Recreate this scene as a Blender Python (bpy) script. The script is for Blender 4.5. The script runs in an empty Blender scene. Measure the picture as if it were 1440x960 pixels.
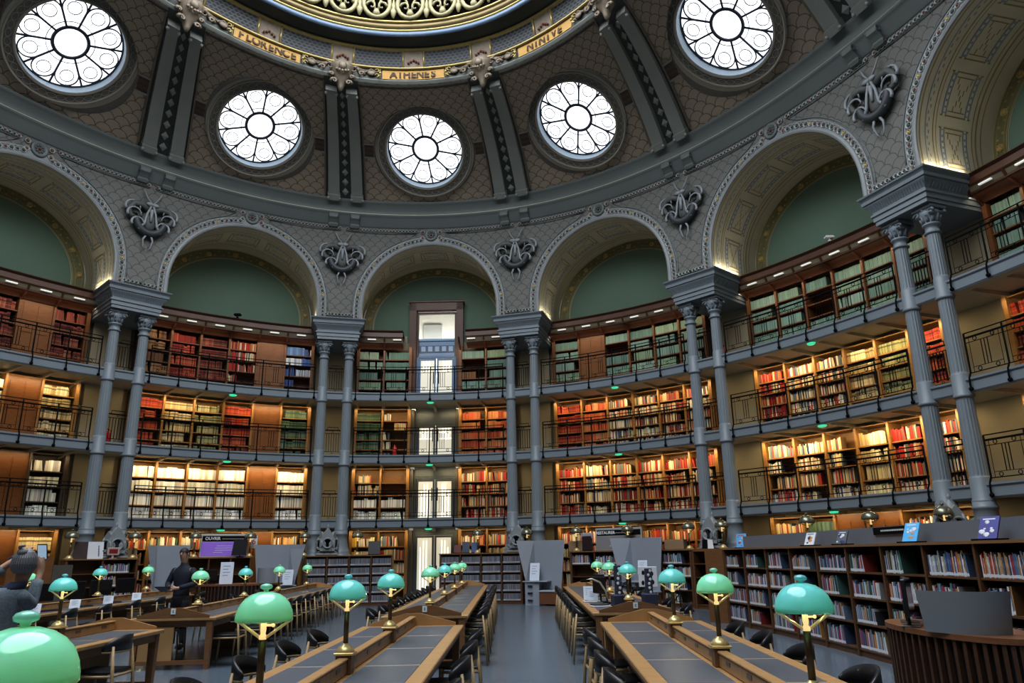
import bpy, math, random
from mathutils import Matrix, Vector
import numpy as np
PI = math.pi
R = math.radians
random.seed(7)
scene = bpy.context.scene
col = scene.collection
EYE = 1.6

# ------------------------------------------------------------------ materials
MATS = {}
def new_mat(name):
    m = bpy.data.materials.new(name); m.use_nodes = True
    nt = m.node_tree
    for n in list(nt.nodes): nt.nodes.remove(n)
    out = nt.nodes.new('ShaderNodeOutputMaterial')
    return m, nt, out
def mat(name, c, rough=.6, metal=0, spec=.5, var=.12, vscale=3.0, bump=0, bscale=40, emit=None, estr=0, coat=0, aniso=None):
    if name in MATS: return MATS[name]
    m, nt, out = new_mat(name)
    b = nt.nodes.new('ShaderNodeBsdfPrincipled')
    b.inputs['Roughness'].default_value = rough
    b.inputs['Metallic'].default_value = metal
    b.inputs['Specular IOR Level'].default_value = spec
    b.inputs['Coat Weight'].default_value = coat
    nt.links.new(b.outputs[0], out.inputs[0])
    if var > 0:
        tc = nt.nodes.new('ShaderNodeTexCoord')
        no = nt.nodes.new('ShaderNodeTexNoise'); no.inputs['Scale'].default_value = vscale; no.inputs['Detail'].default_value = 4
        src = tc.outputs['Object']
        if aniso:
            mp = nt.nodes.new('ShaderNodeMapping'); mp.inputs['Scale'].default_value = aniso
            nt.links.new(src, mp.inputs[0]); src = mp.outputs[0]
        nt.links.new(src, no.inputs['Vector'])
        mx = nt.nodes.new('ShaderNodeMix'); mx.data_type = 'RGBA'
        mx.inputs[6].default_value = (*[max(0, v * (1 - var)) for v in c], 1)
        mx.inputs[7].default_value = (*[min(1, v * (1 + var)) for v in c], 1)
        nt.links.new(no.outputs[0], mx.inputs[0]); nt.links.new(mx.outputs[2], b.inputs['Base Color'])
        if bump:
            bp = nt.nodes.new('ShaderNodeBump'); bp.inputs['Strength'].default_value = bump
            n2 = nt.nodes.new('ShaderNodeTexNoise'); n2.inputs['Scale'].default_value = bscale
            nt.links.new(src, n2.inputs['Vector']); nt.links.new(n2.outputs[0], bp.inputs['Height'])
            nt.links.new(bp.outputs[0], b.inputs['Normal'])
    else:
        b.inputs['Base Color'].default_value = (*c, 1)
    if emit:
        b.inputs['Emission Color'].default_value = (*emit, 1); b.inputs['Emission Strength'].default_value = estr
    MATS[name] = m
    return m
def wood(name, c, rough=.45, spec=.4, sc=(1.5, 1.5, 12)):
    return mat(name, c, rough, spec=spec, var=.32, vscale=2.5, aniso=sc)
def emis(name, c, s):
    if name in MATS: return MATS[name]
    m, nt, out = new_mat(name)
    e = nt.nodes.new('ShaderNodeEmission'); e.inputs[0].default_value = (*c, 1); e.inputs[1].default_value = s
    nt.links.new(e.outputs[0], out.inputs[0]); MATS[name] = m
    return m
def scale_mat(name, c1, c2, line, a=.34, lw=.05, rough=.75, metal=0.0, c3=None):
    """overlapping fish-scale ornament drawn from UVs given in metres"""
    m, nt, out = new_mat(name); N = nt.nodes; L = nt.links
    b = N.new('ShaderNodeBsdfPrincipled'); b.inputs['Roughness'].default_value = rough; b.inputs['Metallic'].default_value = metal
    L.new(b.outputs[0], out.inputs[0])
    uv = N.new('ShaderNodeUVMap'); sp = N.new('ShaderNodeSeparateXYZ'); L.new(uv.outputs[0], sp.inputs[0])
    def M(op, x, y=None, z=None):
        n = N.new('ShaderNodeMath'); n.operation = op
        for i, v in enumerate((x, y, z)):
            if v is None: continue
            if isinstance(v, (int, float)): n.inputs[i].default_value = v
            else: L.new(v, n.inputs[i])
        return n.outputs[0]
    u = M('DIVIDE', sp.outputs[0], a); v = M('DIVIDE', sp.outputs[1], a * .5)
    row = M('FLOOR', v); off = M('MULTIPLY', M('FLOORED_MODULO', row, 2), .5)
    fx = M('SUBTRACT', M('FRACT', M('ADD', u, off)), .5)
    fy = M('MULTIPLY', M('SUBTRACT', v, row), .5)
    d = M('SQRT', M('ADD', M('MULTIPLY', fx, fx), M('MULTIPLY', fy, fy)))
    g = M('LESS_THAN', M('ABSOLUTE', M('SUBTRACT', d, .48)), lw)
    no = N.new('ShaderNodeTexNoise'); no.inputs['Scale'].default_value = .55; no.inputs['Detail'].default_value = 5
    tc = N.new('ShaderNodeTexCoord'); L.new(tc.outputs['Object'], no.inputs['Vector'])
    no2 = N.new('ShaderNodeTexNoise'); no2.inputs['Scale'].default_value = 14
    L.new(tc.outputs['Object'], no2.inputs['Vector'])
    mx = N.new('ShaderNodeMix'); mx.data_type = 'RGBA'
    mx.inputs[6].default_value = (*c1, 1); mx.inputs[7].default_value = (*c2, 1)
    L.new(M('ADD', M('MULTIPLY', no.outputs[0], .7), M('MULTIPLY', no2.outputs[0], .3)), mx.inputs[0])
    m2 = N.new('ShaderNodeMix'); m2.data_type = 'RGBA'; m2.inputs[7].default_value = (*line, 1)
    L.new(mx.outputs[2], m2.inputs[6]); L.new(g, m2.inputs[0]); L.new(m2.outputs[2], b.inputs['Base Color'])
    bp = N.new('ShaderNodeBump'); bp.inputs['Strength'].default_value = .25; bp.inputs['Distance'].default_value = .02
    L.new(g, bp.inputs['Height']); L.new(bp.outputs[0], b.inputs['Normal'])
    MATS[name] = m
    return m
def attr_mat(name, rough=.6, attr='Col'):
    m, nt, out = new_mat(name)
    b = nt.nodes.new('ShaderNodeBsdfPrincipled'); b.inputs['Roughness'].default_value = rough
    b.inputs['Specular IOR Level'].default_value = .25
    a = nt.nodes.new('ShaderNodeAttribute'); a.attribute_name = attr
    nt.links.new(a.outputs['Color'], b.inputs['Base Color']); nt.links.new(b.outputs[0], out.inputs[0])
    MATS[name] = m
    return m

# ------------------------------------------------------------------ object helpers
def tag(o, label=None, cat=None, group=None, kind=None):
    if label: o['label'] = label
    if cat: o['category'] = cat
    if group: o['group'] = group
    if kind: o['kind'] = kind
    return o
def empty(name, loc=(0, 0, 0), rz=0, label=None, cat=None, group=None, kind=None):
    o = bpy.data.objects.new(name, None); col.objects.link(o)
    o.location = loc; o.rotation_euler = (0, 0, rz); o.empty_display_size = .1
    return tag(o, label, cat, group, kind)
def copy_tree(o, parent=None):
    c = o.copy(); col.objects.link(c)
    if parent: c.parent = parent
    for ch in [x for x in o.children]: copy_tree(ch, c)
    return c

class MB:
    def __init__(s): s.v = []; s.f = []; s.mi = []; s.sm = []; s.uv = []; s.T = None; s.m = 0; s.smooth = False; s.col = None; s.cols = []
    def add(s, vs, fs, uvs=None, smooth=None, m=None):
        n = len(s.v)
        if s.T is not None: vs = [s.T @ Vector(p) for p in vs]
        s.v += [tuple(p) for p in vs]
        for i, f in enumerate(fs):
            s.f.append(tuple(n + k for k in f)); s.mi.append(s.m if m is None else m)
            s.sm.append(s.smooth if smooth is None else smooth)
            s.uv.append(uvs[i] if uvs else None); s.cols.append(s.col)
        return s
    def hexa(s, p, m=None):
        # p: 8 points bottom 4 ccw, top 4 ccw
        s.add(p, [(3, 2, 1, 0), (4, 5, 6, 7), (0, 1, 5, 4), (1, 2, 6, 5), (2, 3, 7, 6), (3, 0, 4, 7)], smooth=False, m=m); return s
    def box(s, x0, x1, y0, y1, z0, z1, m=None):
        return s.hexa([(x0, y0, z0), (x1, y0, z0), (x1, y1, z0), (x0, y1, z0), (x0, y0, z1), (x1, y0, z1), (x1, y1, z1), (x0, y1, z1)], m)
    def cbox(s, x0, x1, y0, y1, z0, z1, b=.01, m=None):
        """box with chamfered top and bottom edges"""
        pr = [(b, z0), (0, z0 + b), (0, z1 - b), (b, z1)]
        rings = []
        for i, z in pr: rings.append([(x0 + i, y0 + i, z), (x1 - i, y0 + i, z), (x1 - i, y1 - i, z), (x0 + i, y1 - i, z)])
        vs = [p for r in rings for p in r]; fs = [(3, 2, 1, 0), (12, 13, 14, 15)]
        for k in range(3):
            for j in range(4): fs.append((k * 4 + j, k * 4 + (j + 1) % 4, k * 4 + 4 + (j + 1) % 4, k * 4 + 4 + j))
        s.add(vs, fs, smooth=False, m=m); return s
    def grid(s, fn, nu, nv, uvf=None, closeu=False, smooth=True, m=None, flip=False):
        vs = [fn(i / nu, j / nv) for j in range(nv + 1) for i in range(nu + (0 if closeu else 1))]
        W = nu if closeu else nu + 1; fs = []; uvs = [] if uvf else None
        for j in range(nv):
            for i in range(nu):
                a = j * W + i; b = j * W + (i + 1) % W
                q = (a, b, b + W, a + W)
                fs.append(q[::-1] if flip else q)
                if uvf:
                    c = [uvf(i / nu, j / nv), uvf((i + 1) / nu, j / nv), uvf((i + 1) / nu, (j + 1) / nv), uvf(i / nu, (j + 1) / nv)]
                    uvs.append(c[::-1] if flip else c)
        s.add(vs, fs, uvs, smooth=smooth, m=m); return s
    def lathe(s, prof, c=(0, 0, 0), seg=20, smooth=True, m=None, a0=0, a1=2 * PI):
        full = abs(a1 - a0 - 2 * PI) < 1e-6; W = seg if full else seg + 1
        vs = []; 
        for r, z in prof:
            for i in range(W):
                a = a0 + (a1 - a0) * i / seg; vs.append((c[0] + r * math.cos(a), c[1] + r * math.sin(a), c[2] + z))
        fs = []
        for j in range(len(prof) - 1):
            for i in range(seg): fs.append((j * W + i, j * W + (i + 1) % W, (j + 1) * W + (i + 1) % W, (j + 1) * W + i))
        if full:
            if prof[0][0] > 1e-4: fs.append(tuple(range(W))[::-1])
            if prof[-1][0] > 1e-4: fs.append(tuple((len(prof) - 1) * W + i for i in range(W)))
        s.add(vs, fs, smooth=smooth, m=m); return s
    def tube(s, pts, r, seg=8, closed=False, m=None, smooth=True, ry=None, up=None, cap=True):
        pts = [Vector(p) for p in pts]; n = len(pts); rr = r if isinstance(r, (list, tuple)) else [r] * n
        vs = []; prev = None
        for i, p in enumerate(pts):
            if closed: t = pts[(i + 1) % n] - pts[i - 1]
            else: t = pts[min(i + 1, n - 1)] - pts[max(i - 1, 0)]
            t.normalize()
            u = Vector(up) if up is not None else (prev if prev is not None else (Vector((0, 0, 1)) if abs(t.z) < .9 else Vector((1, 0, 0))))
            a = u - t * u.dot(t)
            if a.length < 1e-5: a = Vector((1, 0, 0)) - t * t.x
            a.normalize(); b = t.cross(a); prev = a
            for k in range(seg):
                an = 2 * PI * (k + .5) / seg; q = (ry if ry is not None else rr[i])
                vs.append(p + a * (rr[i] * math.cos(an)) + b * (q * math.sin(an)))
        fs = []
        for i in range(n if closed else n - 1):
            j = (i + 1) % n
            for k in range(seg): fs.append((i * seg + k, i * seg + (k + 1) % seg, j * seg + (k + 1) % seg, j * seg + k))
        if not closed and cap:
            fs.append(tuple(range(seg))[::-1]); fs.append(tuple((n - 1) * seg + k for k in range(seg)))
        s.add(vs, fs, smooth=smooth and seg > 4, m=m); return s
    def bar(s, p, q, w, h=None, m=None, up=(0, 0, 1)):
        h = h or w; s.tube([p, q], w / 2 * 1.414, 4, m=m, ry=h / 2 * 1.414, up=up, smooth=False); return s
    def sph(s, c, r, seg=12, rings=8, m=None, sc=(1, 1, 1)):
        vs = []; fs = []
        for j in range(rings + 1):
            t = PI * j / rings
            for i in range(seg):
                a = 2 * PI * i / seg; vs.append((c[0] + r * sc[0] * math.sin(t) * math.cos(a), c[1] + r * sc[1] * math.sin(t) * math.sin(a), c[2] - r * sc[2] * math.cos(t)))
        for j in range(rings):
            for i in range(seg): fs.append((j * seg + i, j * seg + (i + 1) % seg, (j + 1) * seg + (i + 1) % seg, (j + 1) * seg + i))
        s.add(vs, fs, smooth=True, m=m); return s
    def prism(s, poly, h0, h1, plane='xy', m=None):
        """extrude a 2D polygon; plane xy: z from h0 to h1, plane xz: y from h0 to h1"""
        n = len(poly)
        f = (lambda p, h: (p[0], p[1], h)) if plane == 'xy' else ((lambda p, h: (p[0], h, p[1])) if plane == 'xz' else (lambda p, h: (h, p[0], p[1])))
        vs = [f(p, h0) for p in poly] + [f(p, h1) for p in poly]
        fs = [tuple(range(n))[::-1], tuple(range(n, 2 * n))] + [(i, (i + 1) % n, n + (i + 1) % n, n + i) for i in range(n)]
        s.add(vs, fs, smooth=False, m=m); return s
    def build(s, name, mats, parent=None, **kw):
        me = bpy.data.meshes.new(name)
        me.from_pydata(s.v, [], s.f)
        if not isinstance(mats, (list, tuple)): mats = [mats]
        for mt in mats: me.materials.append(mt)
        me.polygons.foreach_set('material_index', s.mi)
        me.polygons.foreach_set('use_smooth', s.sm)
        if any(u is not None for u in s.uv):
            ul = me.uv_layers.new(name='UVMap'); arr = []
            for f, u in zip(s.f, s.uv):
                for k in range(len(f)): arr += (u[k] if u else (0, 0))
            ul.data.foreach_set('uv', arr)
        if any(c is not None for c in s.cols):
            ca = me.color_attributes.new('Col', 'FLOAT_COLOR', 'CORNER'); arr = []
            for f, c in zip(s.f, s.cols):
                arr += [*(c or (.5, .5, .5)), 1.0] * len(f)
            ca.data.foreach_set('color', arr)
        me.update()
        o = bpy.data.objects.new(name, me); col.objects.link(o)
        if parent is not None: o.parent = parent
        return tag(o, kw.get('label'), kw.get('cat'), kw.get('group'), kw.get('kind'))

def frame(o, x, y, z=None):
    """matrix with columns x,y,z at o"""
    x = Vector(x).normalized(); y = Vector(y).normalized()
    z = x.cross(y).normalized() if z is None else Vector(z).normalized()
    return Matrix(((x.x, y.x, z.x, o[0]), (x.y, y.y, z.y, o[1]), (x.z, y.z, z.z, o[2]), (0, 0, 0, 1)))

# ------------------------------------------------------------------ plan of the oval room
TH = R(-0.9); OX, OY = -3.21, 27.44
_c, _s = math.cos(TH), math.sin(TH)
yc = -20.77
class Loop:
    """closed smooth loop through 16 points; point j sits at s = j + .5"""
    def __init__(s, quad, tans=None):
        P = []; T = []
        tans = tans or [None] * 4
        for (x, y), t in zip(quad, tans): P.append((x, y)); T.append(t)
        for (x, y), t in list(zip(quad, tans))[::-1]: P.append((x, 2 * yc - y)); T.append(None if t is None else -180 - t)
        for (x, y), t in zip(quad, tans): P.append((-x, 2 * yc - y)); T.append(None if t is None else -180 + t)
        for (x, y), t in list(zip(quad, tans))[::-1]: P.append((-x, y)); T.append(None if t is None else -t - 360)
        s.P = np.array(P, float); s.T = []
        for j in range(16):
            if T[j] is None:
                d = s.P[(j + 1) % 16] - s.P[j - 1]; s.T.append(d / np.hypot(*d))
            else: s.T.append(np.array([math.cos(R(T[j])), math.sin(R(T[j]))]))
        s.cache = {}
    def raw(s, q):
        k = round(q * 4096)
        if k in s.cache: return s.cache[k]
        u = (q - .5) % 16; j = int(u); u -= j; k2 = (j + 1) % 16
        p0, p1 = s.P[j], s.P[k2]; L = math.hypot(*(p1 - p0)) * 1.02
        t0 = s.T[j] * L; t1 = s.T[k2] * L
        h = (2 * u**3 - 3 * u * u + 1) * p0 + (u**3 - 2 * u * u + u) * t0 + (-2 * u**3 + 3 * u * u) * p1 + (u**3 - u * u) * t1
        d = (6 * u * u - 6 * u) * p0 + (3 * u * u - 4 * u + 1) * t0 + (-6 * u * u + 6 * u) * p1 + (3 * u * u - 2 * u) * t1
        d = d / math.hypot(*d)
        r = (OX + _c * h[0] - _s * h[1], OY + _s * h[0] + _c * h[1], _c * d[0] - _s * d[1], _s * d[0] + _c * d[1])
        s.cache[k] = r
        return r
    def pt(s, q, off=0.0, z=0.0):
        x, y, dx, dy = s.raw(q)
        return (x - dy * off, y + dx * off, z)
    def T3(s, q, off=0.0, z=0.0):
        """frame: x along the loop (to the right seen from inside), y outward, z up"""
        x, y, dx, dy = s.raw(q)
        return frame((x - dy * off, y + dx * off, z), (dx, dy, 0), (-dy, dx, 0))
OV = Loop([(3.585, 0), (9.64, -3.89), (13.55, -10.18), (15.3, -17.17)], [-16.0, -46.5, -67.9, -82.5])
RG = Loop([(2.41, -5.75), (6.29, -8.87), (8.5, -13.4), (9.6, -18.3)])
BW = 7.2
def S(k, w): return k + w / BW
def pt(k, w, off, z): return OV.pt(k + w / BW, off, z)
def sweep(mb, prof, s0, s1, n, loop=OV, m=None, smooth=True, caps=True, flip=False):
    """sweep an (off, z) polyline along the loop"""
    P = len(prof)
    vs = [loop.pt(s0 + (s1 - s0) * i / n, o, z) for i in range(n + 1) for o, z in prof]
    fs = []
    for i in range(n):
        for j in range(P - 1):
            a = i * P + j; q = (a, a + P, a + P + 1, a + 1)
            fs.append(q[::-1] if flip else q)
    if caps and prof[0] == prof[-1]:
        fs.append(tuple(range(P - 1))); fs.append(tuple(n * P + j for j in range(P - 1))[::-1])
    mb.add(vs, fs, smooth=smooth, m=m)
def curved_box(mb, s0, s1, o0, o1, z0, z1, n=6, m=None, loop=OV):
    sweep(mb, [(o0, z0), (o0, z1), (o1, z1), (o1, z0), (o0, z0)], s0, s1, n, loop, m, smooth=False)

DET = [-2, -1, 0, 1, 2, 3]          # bays the photograph shows
G = [(2.61, 2.96), (4.96, 5.31), (7.35, 7.70)]  # underside and floor of the three galleries
ZI = 10.5                            # top of the imposts
WALL = 2.05
# ------------------------------------------------------------------ palette
PAINT = mat('blue_grey_paint', (.205, .232, .255), .42, spec=.4, var=.08, vscale=1.5)
PAINT2 = mat('grey_green_paint', (.155, .17, .165), .5, var=.14, vscale=1.2)
PAINT_L = mat('pale_grey_paint', (.24, .25, .255), .5, var=.1)
RIBP = mat('rib_grey_paint', (.29, .30, .275), .5, var=.15, vscale=1.0)
DARKG = mat('dark_grey_green', (.07, .078, .07), .6, var=.2)
SPAND = scale_mat('spandrel_scales', (.135, .13, .115), (.19, .19, .18), (.085, .08, .07), a=.42, lw=.028)
DOME = scale_mat('dome_scales', (.31, .25, .19), (.42, .345, .265), (.15, .12, .09), a=.46, lw=.03)
CREAM = mat('cream_soffit', (.44, .41, .32), .6, var=.12, vscale=1.5)
CREAM_D = mat('soffit_line_ochre', (.26, .20, .10), .6, var=.1)
CREAM_B = mat('soffit_line_blue', (.20, .23, .28), .6, var=.1)
GREEN = mat('green_lunette', (.105, .165, .125), .7, var=.1, vscale=.6)
OLIVE = mat('olive_gold_band', (.13, .125, .06), .5, var=.35, vscale=9)
GOLD = mat('gilding', (.46, .36, .15), .35, metal=.5, var=.2, vscale=6)
GOLDY = mat('yellow_flower', (.65, .42, .08), .5, var=.1)
REDD = mat('oxide_red_dot', (.20, .06, .04), .6, var=.1)
BEIGE = mat('beige_plaster', (.36, .31, .21), .75, var=.1, vscale=.8)
GAL = mat('gallery_paint', (.185, .212, .237), .45, var=.07, vscale=2)
GALU = mat('gallery_underside', (.42, .38, .27), .6, var=.1)
IRON = mat('black_iron', (.007, .007, .008), .8, metal=0, spec=.06, var=.1)
OAK = wood('oak_shelving', (.27, .14, .042), .42)
OAKD = wood('red_brown_wood', (.085, .033, .016), .4)
OAKP = wood('oak_panel', (.17, .068, .019), .4)
WHITE = mat('white_paint', (.75, .75, .74), .5, var=.03)
FLOOR = mat('grey_blue_linoleum', (.115, .145, .18), .22, spec=.5, var=.1, vscale=.7, bump=.02, bscale=60)

SIDES = {0: 'far_end', 1: 'right', 2: 'right', 3: 'right', 4: 'right'}
# ------------------------------------------------------------------ floor and outer wall
b = MB()
pts = [OV.pt(i / 8, 2.2, 0) for i in range(128)]
b.add(pts, [tuple(range(128))[::-1]], smooth=False)
b.build('floor', FLOOR, kind='structure')
def wallseg(name, s0, s1, z0, z1, off=WALL, m=BEIGE):
    b = MB(); sweep(b, [(off, z0), (off, z1)], s0, s1, max(4, int((s1 - s0) * 10)), flip=True)
    return b.build(name, m, kind='structure')
wallseg('wall_right', .13, 7.8, 0, 10.6)
wallseg('wall_left', 8.0, 15.87, 0, 10.6)
wallseg('wall_near', 7.8, 8.0, 0, 10.6)

# ------------------------------------------------------------------ arcade above the imposts
AR, AZ = 2.72, 10.98   # arch radius and centre height
FO = -.45              # plane of the spandrels
def archpt(a): return (AR * math.cos(a), AZ + AR * math.sin(a))
def arch_path(n=40, r=AR):
    p = [(r, ZI)] + [(r * math.cos(PI * i / n), AZ + r * math.sin(PI * i / n)) for i in range(n + 1)] + [(-r, ZI)]
    return p
ZT = 14.45
bs = {'right': MB(), 'left': MB(), 'far': MB(), 'near': MB()}
def side_of(k):
    k = (k + 8) % 16 - 8
    return 'far' if k == 0 else 'near' if k == -8 else 'right' if k > 0 else 'left'
for k in range(-8, 8):
    b = bs[side_of(k)]
    H = BW / 2
    ws = [-H, -3.25, -AR] + [-AR * math.cos(PI * i / 36) for i in range(1, 36)] + [AR, 3.25, H]
    for w0, w1 in zip(ws, ws[1:]):
        def zb(w): return ZI if abs(w) >= AR - 1e-6 and (abs(w0) > AR or abs(w1) > AR) else AZ + math.sqrt(max(0, AR * AR - w * w))
        z0, z1 = zb(w0), zb(w1)
        if max(abs(w0), abs(w1)) <= AR + 1e-6: z0 = AZ + math.sqrt(max(0, AR * AR - w0 * w0)); z1 = AZ + math.sqrt(max(0, AR * AR - w1 * w1))
        n = 3
        for j in range(n):
            q = [(w0, z0 + (ZT - z0) * j / n), (w1, z1 + (ZT - z1) * j / n), (w1, z1 + (ZT - z1) * (j + 1) / n), (w0, z0 + (ZT - z0) * (j + 1) / n)]
            b.add([pt(k, w, FO, z) for w, z in q], [(0, 1, 2, 3)], [[(w + k * BW, z) for w, z in q]], smooth=False)
for sd, b in bs.items(): b.build({'right': 'wall_arcade_right', 'left': 'wall_arcade_left', 'far': 'wall_arcade_far', 'near': 'wall_arcade_near'}[sd], SPAND, kind='structure')

# barrel soffits behind each arch, with painted coffers, and the green lunette closing them
def soffit(k, det):
    b = MB(); path = arch_path(40)
    L = [0]
    for p, q in zip(path, path[1:]): L.append(L[-1] + math.hypot(q[0] - p[0], q[1] - p[1]))
    def at(l):
        for i in range(len(L) - 1):
            if l <= L[i + 1]: 
                u = (l - L[i]) / (L[i + 1] - L[i]); return (path[i][0] * (1 - u) + path[i + 1][0] * u, path[i][1] * (1 - u) + path[i + 1][1] * u)
        return path[-1]
    def sp(l, o, e=0.0):
        w, z = at(min(max(l, 0), L[-1])); 
        r = math.hypot(w, max(0, z - AZ)) or 1
        if z >= AZ: w *= (1 - e / r); z = AZ + (z - AZ) * (1 - e / r)
        else: w -= math.copysign(e, w)
        return pt(k, w, o, z)
    def strip(l0, l1, o0, o1, e, m, n=1):
        b.grid(lambda u, v: sp(l0 + (l1 - l0) * u, o0 + (o1 - o0) * v, e), n, 1, m=m, smooth=True)
    T = L[-1]
    b.grid(lambda u, v: sp(T * u, FO + (WALL - FO) * v), 56, 4, m=0)
    if det:
        for o, wd, m in ((-.40, .03, 1), (-.22, .025, 2), (.02, .03, 1), (.12, .02, 1), (1.30, .03, 1), (1.42, .05, 1), (1.60, .03, 1)):
            strip(0, T, o, o + wd, .006, m, 56)
        # wavy line of small dashes
        for i in range(60):
            l = T * (i + .2) / 60; strip(l, l + T / 60 * .55, -.16 + .05 * (i % 2), -.13 + .05 * (i % 2), .006, 2)
        nb = 7
        for i in range(nb):
            l0 = T * (i + .10) / nb; l1 = T * (i + .90) / nb
            a0, a1 = .26, 1.16
            for o in (a0, a1 - .16):
                strip(l0, l1, o, o + .16, .005, 2, 6)
                strip(l0, l1, o + .045, o + .115, .009, 0, 6)
                for j in range(7):
                    c = l0 + (l1 - l0) * (j + .5) / 7; strip(c - .03, c + .03, o + .055, o + .105, .012, 2)
            for l in (l0, l1 - .04): strip(l, l + .035, a0 - .04, a1 + .04, .008, 1)
            for l in (l0 + .12, l1 - .15): strip(l, l + .025, a0 + .18, a1 - .18, .008, 1)
            # crossed stems in the middle of the coffer
            m_ = (l0 + l1) / 2
            for sg in (-1, 1):
                for q in range(6):
                    u0 = q / 6; lc = l0 + .15 + (l1 - l0 - .3) * u0; oc = (a0 + .25 + (a1 - a0 - .5) * (u0 if sg > 0 else 1 - u0))
                    strip(lc, lc + .14, oc, oc + .03, .007, 1)
    return b.build('ceiling_arch_vault', [CREAM, CREAM_D, CREAM_B], kind='structure')
def lunette(k, det):
    b = MB(); n = 40
    for i in range(n):
        a0 = -AR + 2 * AR * i / n; a1 = -AR + 2 * AR * (i + 1) / n
        t = lambda w: AZ + math.sqrt(max(0, AR * AR - w * w))
        def skip(w): return k == 0 and abs(w) < .80
        zlo = 10.3
        for (w0, w1) in [(a0, a1)]:
            lo = 11.7 if (k == 0 and abs((w0 + w1) / 2) < .82) else zlo
            b.add([pt(k, w0, WALL - .004, lo), pt(k, w1, WALL - .004, lo), pt(k, w1, WALL - .004, max(lo, t(w1))), pt(k, w0, WALL - .004, max(lo, t(w0)))], [(0, 1, 2, 3)], smooth=False)
    b.build('wall_lunette', GREEN, kind='structure')
    if not det: return
    b = MB()
    def ring(r0, r1, o, m, n=44):
        p0, p1 = arch_path(n, r0), arch_path(n, r1)
        for i in range(len(p0) - 1):
            b.add([pt(k, p0[i][0], o, p0[i][1]), pt(k, p0[i + 1][0], o, p0[i + 1][1]), pt(k, p1[i + 1][0], o, p1[i + 1][1]), pt(k, p1[i][0], o, p1[i][1])], [(0, 1, 2, 3)], smooth=False, m=m)
    ring(2.34, 2.70, WALL - .02, 0); ring(2.34, 2.36, WALL - .03, 1); ring(2.68, 2.70, WALL - .03, 1); ring(2.31, 2.325, WALL - .02, 2); ring(2.42, 2.43, WALL - .03, 1); ring(2.61, 2.62, WALL - .03, 1)
    for i in range(9):
        a = R(8 + 164 * i / 8); T = OV.T3(S(k, 2.52 * math.cos(a)), WALL - .035, AZ + 2.52 * math.sin(a))
        b.T = T @ Matrix.Rotation(PI / 2, 4, 'X')
        b.lathe([(.105, 0), (.10, .012), (0, .02)], seg=10, m=3)
        for q in range(6):
            b.lathe([(.035, .012), (.03, .03), (0, .034)], c=(.062 * math.cos(q * PI / 3), .062 * math.sin(q * PI / 3), 0), seg=6, m=1)
        b.T = None
    # tendrils between the flowers
    for i in range(48):
        a = R(4 + 172 * (i + .5) / 48); 
        r = 2.52 + .06 * (1 if i % 2 else -1)
        w, z = r * math.cos(a), AZ + r * math.sin(a)
        T = OV.T3(S(k, w), WALL - .026, z) @ Matrix.Rotation(PI / 2, 4, 'X')
        b.T = T; b.lathe([(.035, 0), (.03, .008), (.02, .008), (.018, 0)], seg=7, m=1); b.T = None
    b.build('trim_lunette_border', [OLIVE, mat('dull_gold_line', (.30, .25, .11), .5, var=.1), CREAM, mat('dull_yellow_flower', (.45, .30, .08), .5, var=.1)], kind='structure')
for k in range(-8, 8):
    soffit(k, k in DET); lunette(k, k in DET)

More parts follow.
